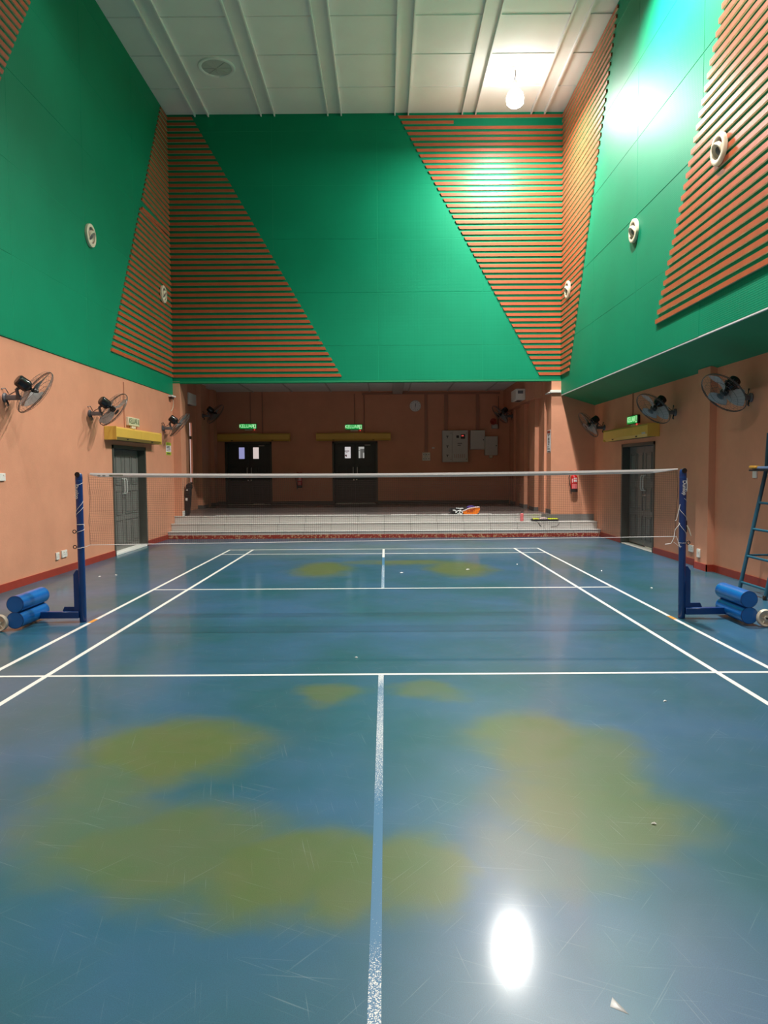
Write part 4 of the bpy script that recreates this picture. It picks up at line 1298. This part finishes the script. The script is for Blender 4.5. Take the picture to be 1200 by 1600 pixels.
# ------------------------------------------------------------------ fire extinguishers
def extinguisher(F, label, h=.46, rr=.082):
    r = thing('fire_extinguisher', label, 'fire extinguisher', F, 'red fire extinguishers')
    c = T(0, 0, .11) @ RX(-90)
    MB().lathe([(0, -.0), (rr, 0), (rr, .02), (rr, h * .80), (rr * .86, h * .88), (rr * .5, h * .94), (rr * .3, h * .96), (rr * .3, h)], c @ T(0, 0, 0), 24, cap=False).obj('cylinder', 'red', r)
    MB().lathe([(0, -.035), (rr + .002, -.035), (rr + .004, .035), (rr, .036)], c, 24, cap=False).obj('base_ring', 'black', r)
    MB().lathe([(.03, h), (.032, h + .02), (.025, h + .05), (0, h + .05)], c, 14, cap=False).obj('valve', 'chrome', r)
    MB().tube([(0, h + .04, .11), (-.05, h + .075, .12), (-.10, h + .08, .12)], .009, 6).tube([(0, h + .055, .11), (.03, h + .085, .12), (.075, h + .07, .13)], .008, 6).obj('lever', 'red', r)
    MB().tube([(-.02, h + .03, .11), (-.09, h + .02, .12), (-.125, h * .80, .12), (-.11, h * .45, .12), (-.085, h * .2, .13), (-.075, -.08, .14)], .011, 8).obj('hose', 'black', r)
    def curved(z0, z1, a0, a1, mat, nm_):
        n = 8
        vs, fs = [], []
        for k in range(n + 1):
            a = a0 + (a1 - a0) * k / n
            for z in (z0, z1):
                vs.append((math.sin(a) * (rr + .0015), z, .11 + math.cos(a) * (rr + .0015)))
        for k in range(n):
            fs.append((2 * k, 2 * k + 2, 2 * k + 3, 2 * k + 1))
        MB().add(vs, fs).obj(nm_, mat, r)
    curved(h * .50, h * .74, -.5, .9, 'pink', 'label')
    curved(h * .12, h * .40, -.8, .7, 'pink', 'label')
    for q in (.72, .60, .535):
        curved(h * q, h * q + .022, -.3, .6, 'paper', 'label_text')
    curved(h * .48, h * .72, -.85, -.68, 'paper', 'label_text')
    MB().bbox(-.03, .03, h * .55, h * .62, 0, .03, .003, 1).obj('wall_hook', 'black', r)
    return r
extinguisher(F_south(4.475, YB, 1.045), 'red fire extinguisher on the lit wall right of the stage', h=.38)
tag(MB().box(4.35, 4.50, YB - .003, YB, 1.47, 1.50).obj('extinguisher_bracket_plate', 'conduit'), 'thin pale strip on the wall above the lit extinguisher', 'strip')
extinguisher(F_south(-2.61, YA, 1.05), 'dim fire extinguisher on the wall between the two stage doors', h=.36, rr=.075)

# ------------------------------------------------------------------ notices
def notice():
    r = thing('wall_notice', 'lime and white printed notice at the end of the left wall', 'notice', F_left(XL, 9.21, 2.07))
    MB().box(-.19, .19, -.145, .145, 0, .003).obj('sheet', 'paper', r, False)
    MB().box(-.19, .19, .075, .145, .003, .0045).obj('top_band', 'lime', r, False)
    MB().box(-.19, .19, -.145, -.07, .003, .0045).obj('bottom_band', 'lime', r, False)
    for z, x0, x1 in ((.045, -.10, .10), (.015, -.13, .12), (-.015, -.13, .14), (-.052, -.14, .14)):
        MB().box(x0, x1, z, z + .014, .003, .0046).obj('print', 'ink', r, False)
    for k in range(3):
        MB().lathe([(.022, .0045), (.022, .006)], T(-.09 + k * .09, .11, 0), 10).obj('emblem', 'sign_ink', r)
    MB().prism([(-.12, -.085), (-.06, -.10), (0, -.082), (.06, -.10), (.12, -.085), (.12, -.125), (-.12, -.125)], 2, .0045, .006).obj('emblem', 'sign_ink', r, False)
notice()
def poster():
    r = thing('long_poster', 'tall white printed banner on the reveal right of the stage', 'poster', F_right(OX1, 9.83, 2.21))
    MB().box(-.19, .19, -.265, .265, 0, .003).obj('sheet', 'paper', r, False)
    MB().box(-.16, .15, .19, .25, .003, .005).obj('crest', 'red_base', r, False)
    for z, x0, x1, h_ in ((.155, -.12, .13, .014), (.12, -.07, .02, .02), (.02, -.06, .04, .07), (-.04, -.04, .05, .05), (-.09, -.05, .03, .035), (-.14, -.12, -.04, .02), (-.185, -.13, .1, .012), (-.25, -.13, .17, .014)):
        MB().box(x0, x1, z, z + h_, .003, .005).obj('print', 'ink', r, False)
poster()

# ------------------------------------------------------------------ small fittings beside the stage
def blower_box(F, label, s=1):
    r = thing('wall_blower', label, 'wall unit', F, 'white boxes high beside the stage')
    MB().bbox(-.36, .36, -.14, .15, 0, .25, .02, 2).obj('casing', 'white', r)
    MB().box(-.22, .22, -.143, -.138, .05, .18).obj('outlet', 'black', r, False)
    MB().bbox(-.362, -.358, .02, .10, .06, .20, .001, 1).obj('badge', 'bracket', r, False)
    MB().bbox(.358, .362, .02, .10, .06, .20, .001, 1).obj('badge', 'bracket', r, False)
    return r
blower_box(F_left(-4.97, 10.66, 3.40), 'dim white box high on the left side of the stage') if False else None
blower_box(F_left(AXL, 11.50, 3.42), 'dim white box high on the left side of the stage')
blower_box(F_right(3.72, 11.9, 3.50), 'white box with a badge high on the right side of the stage')

def corner_device(F, label, cable):
    r = thing('corner_sensor', label, 'sensor', F)
    MB().bbox(-.13, .13, 0, .04, 0, .10, .005, 1).obj('shelf', 'white', r)
    MB().bbox(-.10, .02, -.045, 0, .02, .09, .006, 1).obj('sensor_body', 'black', r)
    if cable:
        MB().tube([(.02, -.02, .05), (.07, -.07, .05), (.10, -.16, .045), (.09, -.24, .035), (.07, -.29, .02), (.03, -.31, .008)], .009, 8).obj('cable', 'cream', r)
    return r
corner_device(F_left(XL, 9.42, 3.27), 'white shelf sensor with a looping cable in the left corner', True)
r_ = thing('corner_shelf', 'short white ledge at the top of the right wall end', 'ledge', F_south(4.05, YB, 3.36))
MB().bbox(-.14, .11, -.03, .03, 0, .09, .004, 1).obj('ledge', 'white', r_)
MB().bbox(-.17, -.095, -.04, -.01, -.35, .03, .004, 1).obj('ledge_return', 'grey_box', r_)

def black_stand():
    r = thing('black_stand', 'slim black stand leaning beside the left stage opening', 'stand', T(-4.64, 9.80, ZS))
    MB().prism([(-.10, .0), (-.03, .0), (.02, .35), (.03, .50), (-.10, .50)], 1, -.05, .05).obj('lower_leg', 'black', r, False)
    MB().bbox(-.095, .035, -.06, .06, .48, .66, .02, 2).obj('body', 'black', r)
    MB().lathe([(0, -.05), (.07, -.045), (.085, 0), (.07, .045), (0, .05)], T(-.015, 0, .69) @ RX(90), 18, cap=False).obj('head', 'black', r)
    MB().bbox(-.09, -.04, -.065, -.058, .36, .42, .002, 1).obj('sticker', 'white', r)
    MB().bbox(-.07, -.03, -.066, -.059, .60, .625, .002, 1).obj('badge', 'white', r)
black_stand()

# ------------------------------------------------------------------ bags and bottle on the steps
def soft_body(name, outline, y0, y1, mat, parent, bulge=.35):
    """stuffed shape: side outline (x,z) swept in y with rounded ends"""
    n = len(outline)
    cx = sum(p[0] for p in outline) / n
    cz = sum(p[1] for p in outline) / n
    vs, fs = [], []
    ks = 9
    for k in range(ks):
        t = k / (ks - 1)
        s = (1 - abs(2 * t - 1) ** 3 * bulge)
        y = y0 + (y1 - y0) * t
        for p in outline:
            vs.append((cx + (p[0] - cx) * (1 - (1 - s) * .35), y, max(.003, cz + (p[1] - cz) * s if p[1] > cz else p[1])))
    for k in range(ks - 1):
        for i in range(n):
            fs.append((k * n + i, k * n + (i + 1) % n, (k + 1) * n + (i + 1) % n, (k + 1) * n + i))
    fs += [tuple(range(n))[::-1], tuple((ks - 1) * n + i for i in range(n))]
    return MB().add(vs, fs).obj(name, mat, parent)
def sports_bag():
    r = thing('sports_bag', 'black and orange racket bag lying at the stage edge', 'bag', T(1.94, 9.80, ZS))
    soft_body('front_pocket', [(-.06, .003), (.02, .0), (.28, .003), (.335, .05), (.355, .12), (.33, .165), (.25, .16), (.1, .14), (-.02, .085), (-.09, .06)], -.20, .02, 'orange', r)
    MB().tube([(-.09, -.19, .065), (-.01, -.20, .10), (.1, -.203, .145), (.24, -.20, .165), (.33, -.19, .17)], .014, 6).obj('piping', 'skin_cloth', r)
    soft_body('main_body', [(-.33, .003), (-.1, .0), (.05, .003), (.06, .08), (.05, .15), (-.06, .165), (-.2, .155), (-.30, .13), (-.36, .06)], -.17, .16, 'bag_black', r)
    soft_body('upper_flap', [(.04, .12), (.15, .12), (.27, .13), (.26, .17), (.18, .20), (.11, .195), (.06, .17)], -.12, .12, 'purple', r)
    for (pts) in ([(-.24, -.185, .055), (-.17, -.19, .085), (-.10, -.19, .10)], [(-.30, -.175, .10), (-.24, -.185, .09), (-.20, -.188, .06), (-.24, -.19, .03)], [(-.22, -.15, .145), (-.12, -.16, .135), (-.05, -.16, .14)], [(-.19, -.19, .012), (-.13, -.195, .03), (-.08, -.195, .015)]):
        MB().tube(pts, .012, 6).obj('white_trim', 'bag_white', r)
    MB().lathe([(.025, -.012), (.045, -.006), (.045, .006), (.025, .012), (.025, -.012)], T(-.11, -.20, .045) @ RX(90), 18, cap=False).obj('ring', 'bag_white', r)
    MB().tube([(-.30, .0, .13), (-.36, -.05, .12), (-.37, -.12, .08), (-.33, -.17, .01), (-.40, -.19, .008)], .014, 6).obj('carry_strap', 'bag_black', r)
    m = F_south(.13, -.213, .082) @ RZ(14)
    text('FLEET', .075, 'red_base', r, m, sx=1.0, offset=.001)
sports_bag()
def bottle():
    r = thing('water_bottle', 'pink water bottle standing on the second step', 'bottle', T(3.24, 9.42, .330))
    MB().lathe([(0, 0), (.034, 0), (.039, .008), (.039, .06), (.036, .09), (.039, .12), (.039, .165), (.03, .185), (.026, .19)], None, 20, cap=False).obj('body', 'pink', r)
    MB().lathe([(.027, .188), (.027, .198), (.022, .204), (0, .204)], None, 16, cap=False).obj('collar', 'paper', r)
    MB().lathe([(.028, .200), (.028, .222), (.018, .228), (0, .228)], None, 16, cap=False).obj('cap', 'ink', r)
    MB().tube([(.02, 0, .225), (.045, 0, .235), (.04, 0, .205)], .005, 6).obj('cap_loop', 'ink', r)
bottle()
def racket_cover():
    r = thing('racket_cover', 'black and neon yellow racket cover lying on the second step', 'racket bag', T(3.77, 9.42, .330))
    soft_body('body', [(-.31, .012), (-.24, .003), (.30, .003), (.335, .03), (.32, .055), (.1, .052), (-.1, .050), (-.28, .058), (-.325, .04)], -.11, .11, 'bag_black', r)
    for a, c in ((-.29, -.13), (.07, .31)):
        soft_body('neon_panel', [(a, .045), (c, .045), (c - .01, .066), (a + .03, .068)], -.10, .10, 'neon', r)
    soft_body('cloth', [(-.12, .048), (.07, .048), (.06, .075), (.0, .095), (-.06, .088), (-.11, .068)], -.07, .08, 'skin_cloth', r)
    MB().tube([(-.24, -.115, .02), (-.20, -.135, -.0), (-.155, -.145, -.06), (-.11, -.147, -.115)], .008, 6).obj('strap', 'bag_black', r)
    MB().tube([(.30, -.11, .012), (.305, -.14, -.03), (.30, -.146, -.07), (.25, -.147, -.11), (.12, -.147, -.125)], .004, 5).obj('pull_cord', 'bag_black', r)
racket_cover()

# ------------------------------------------------------------------ shuttlecock litter on the floor
def feather(x, y, a, ln, label):
    r = RZ(a)
    vs = [(-ln / 2, 0, .002), (-ln * .2, ln * .22, .006), (ln * .4, ln * .18, .004), (ln / 2, 0, .003), (ln * .3, -ln * .2, .004), (-ln * .25, -ln * .18, .006), (0, 0, .012)]
    b = MB().add([r @ Vector(v) for v in vs], [(0, 1, 6), (1, 2, 6), (2, 3, 6), (3, 4, 6), (4, 5, 6), (5, 0, 6), (5, 4, 3, 2, 1, 0)])
    o = b.obj('feather_scrap', 'feather', None, False)
    o.location = (x, y, 0)
    tag(o, label, 'feather', 'white feather scraps on the court')
for i, (x, y, ln, lab) in enumerate(((-4.22, 3.21, .05, 'white feather scrap by the left wall, nearer its sockets'), (-4.03, 3.34, .05, 'white feather scrap by the left wall, nearer the court'),
        (-.21, -1.50, .028, 'white scrap on the floor just beyond the near service line'), (1.91, -2.67, .03, 'white scrap right of the court centre near the service line'),
        (3.50, 1.88, .045, 'white scrap outside the right sideline beyond the post'), (3.33, 3.48, .05, 'white scrap on the right outer sideline'),
        (2.19, 4.28, .05, 'white scrap inside the far right court'), (1.216, -4.335, .024, 'thin pale scrap on the yellowed right patch'),
        (.28, 3.41, .06, 'pale scrap by the far centre line'), (1.32, 3.72, .08, 'white scrap on the far right yellowed patch'))):
    feather(x, y, random.uniform(0, 180), ln, lab)
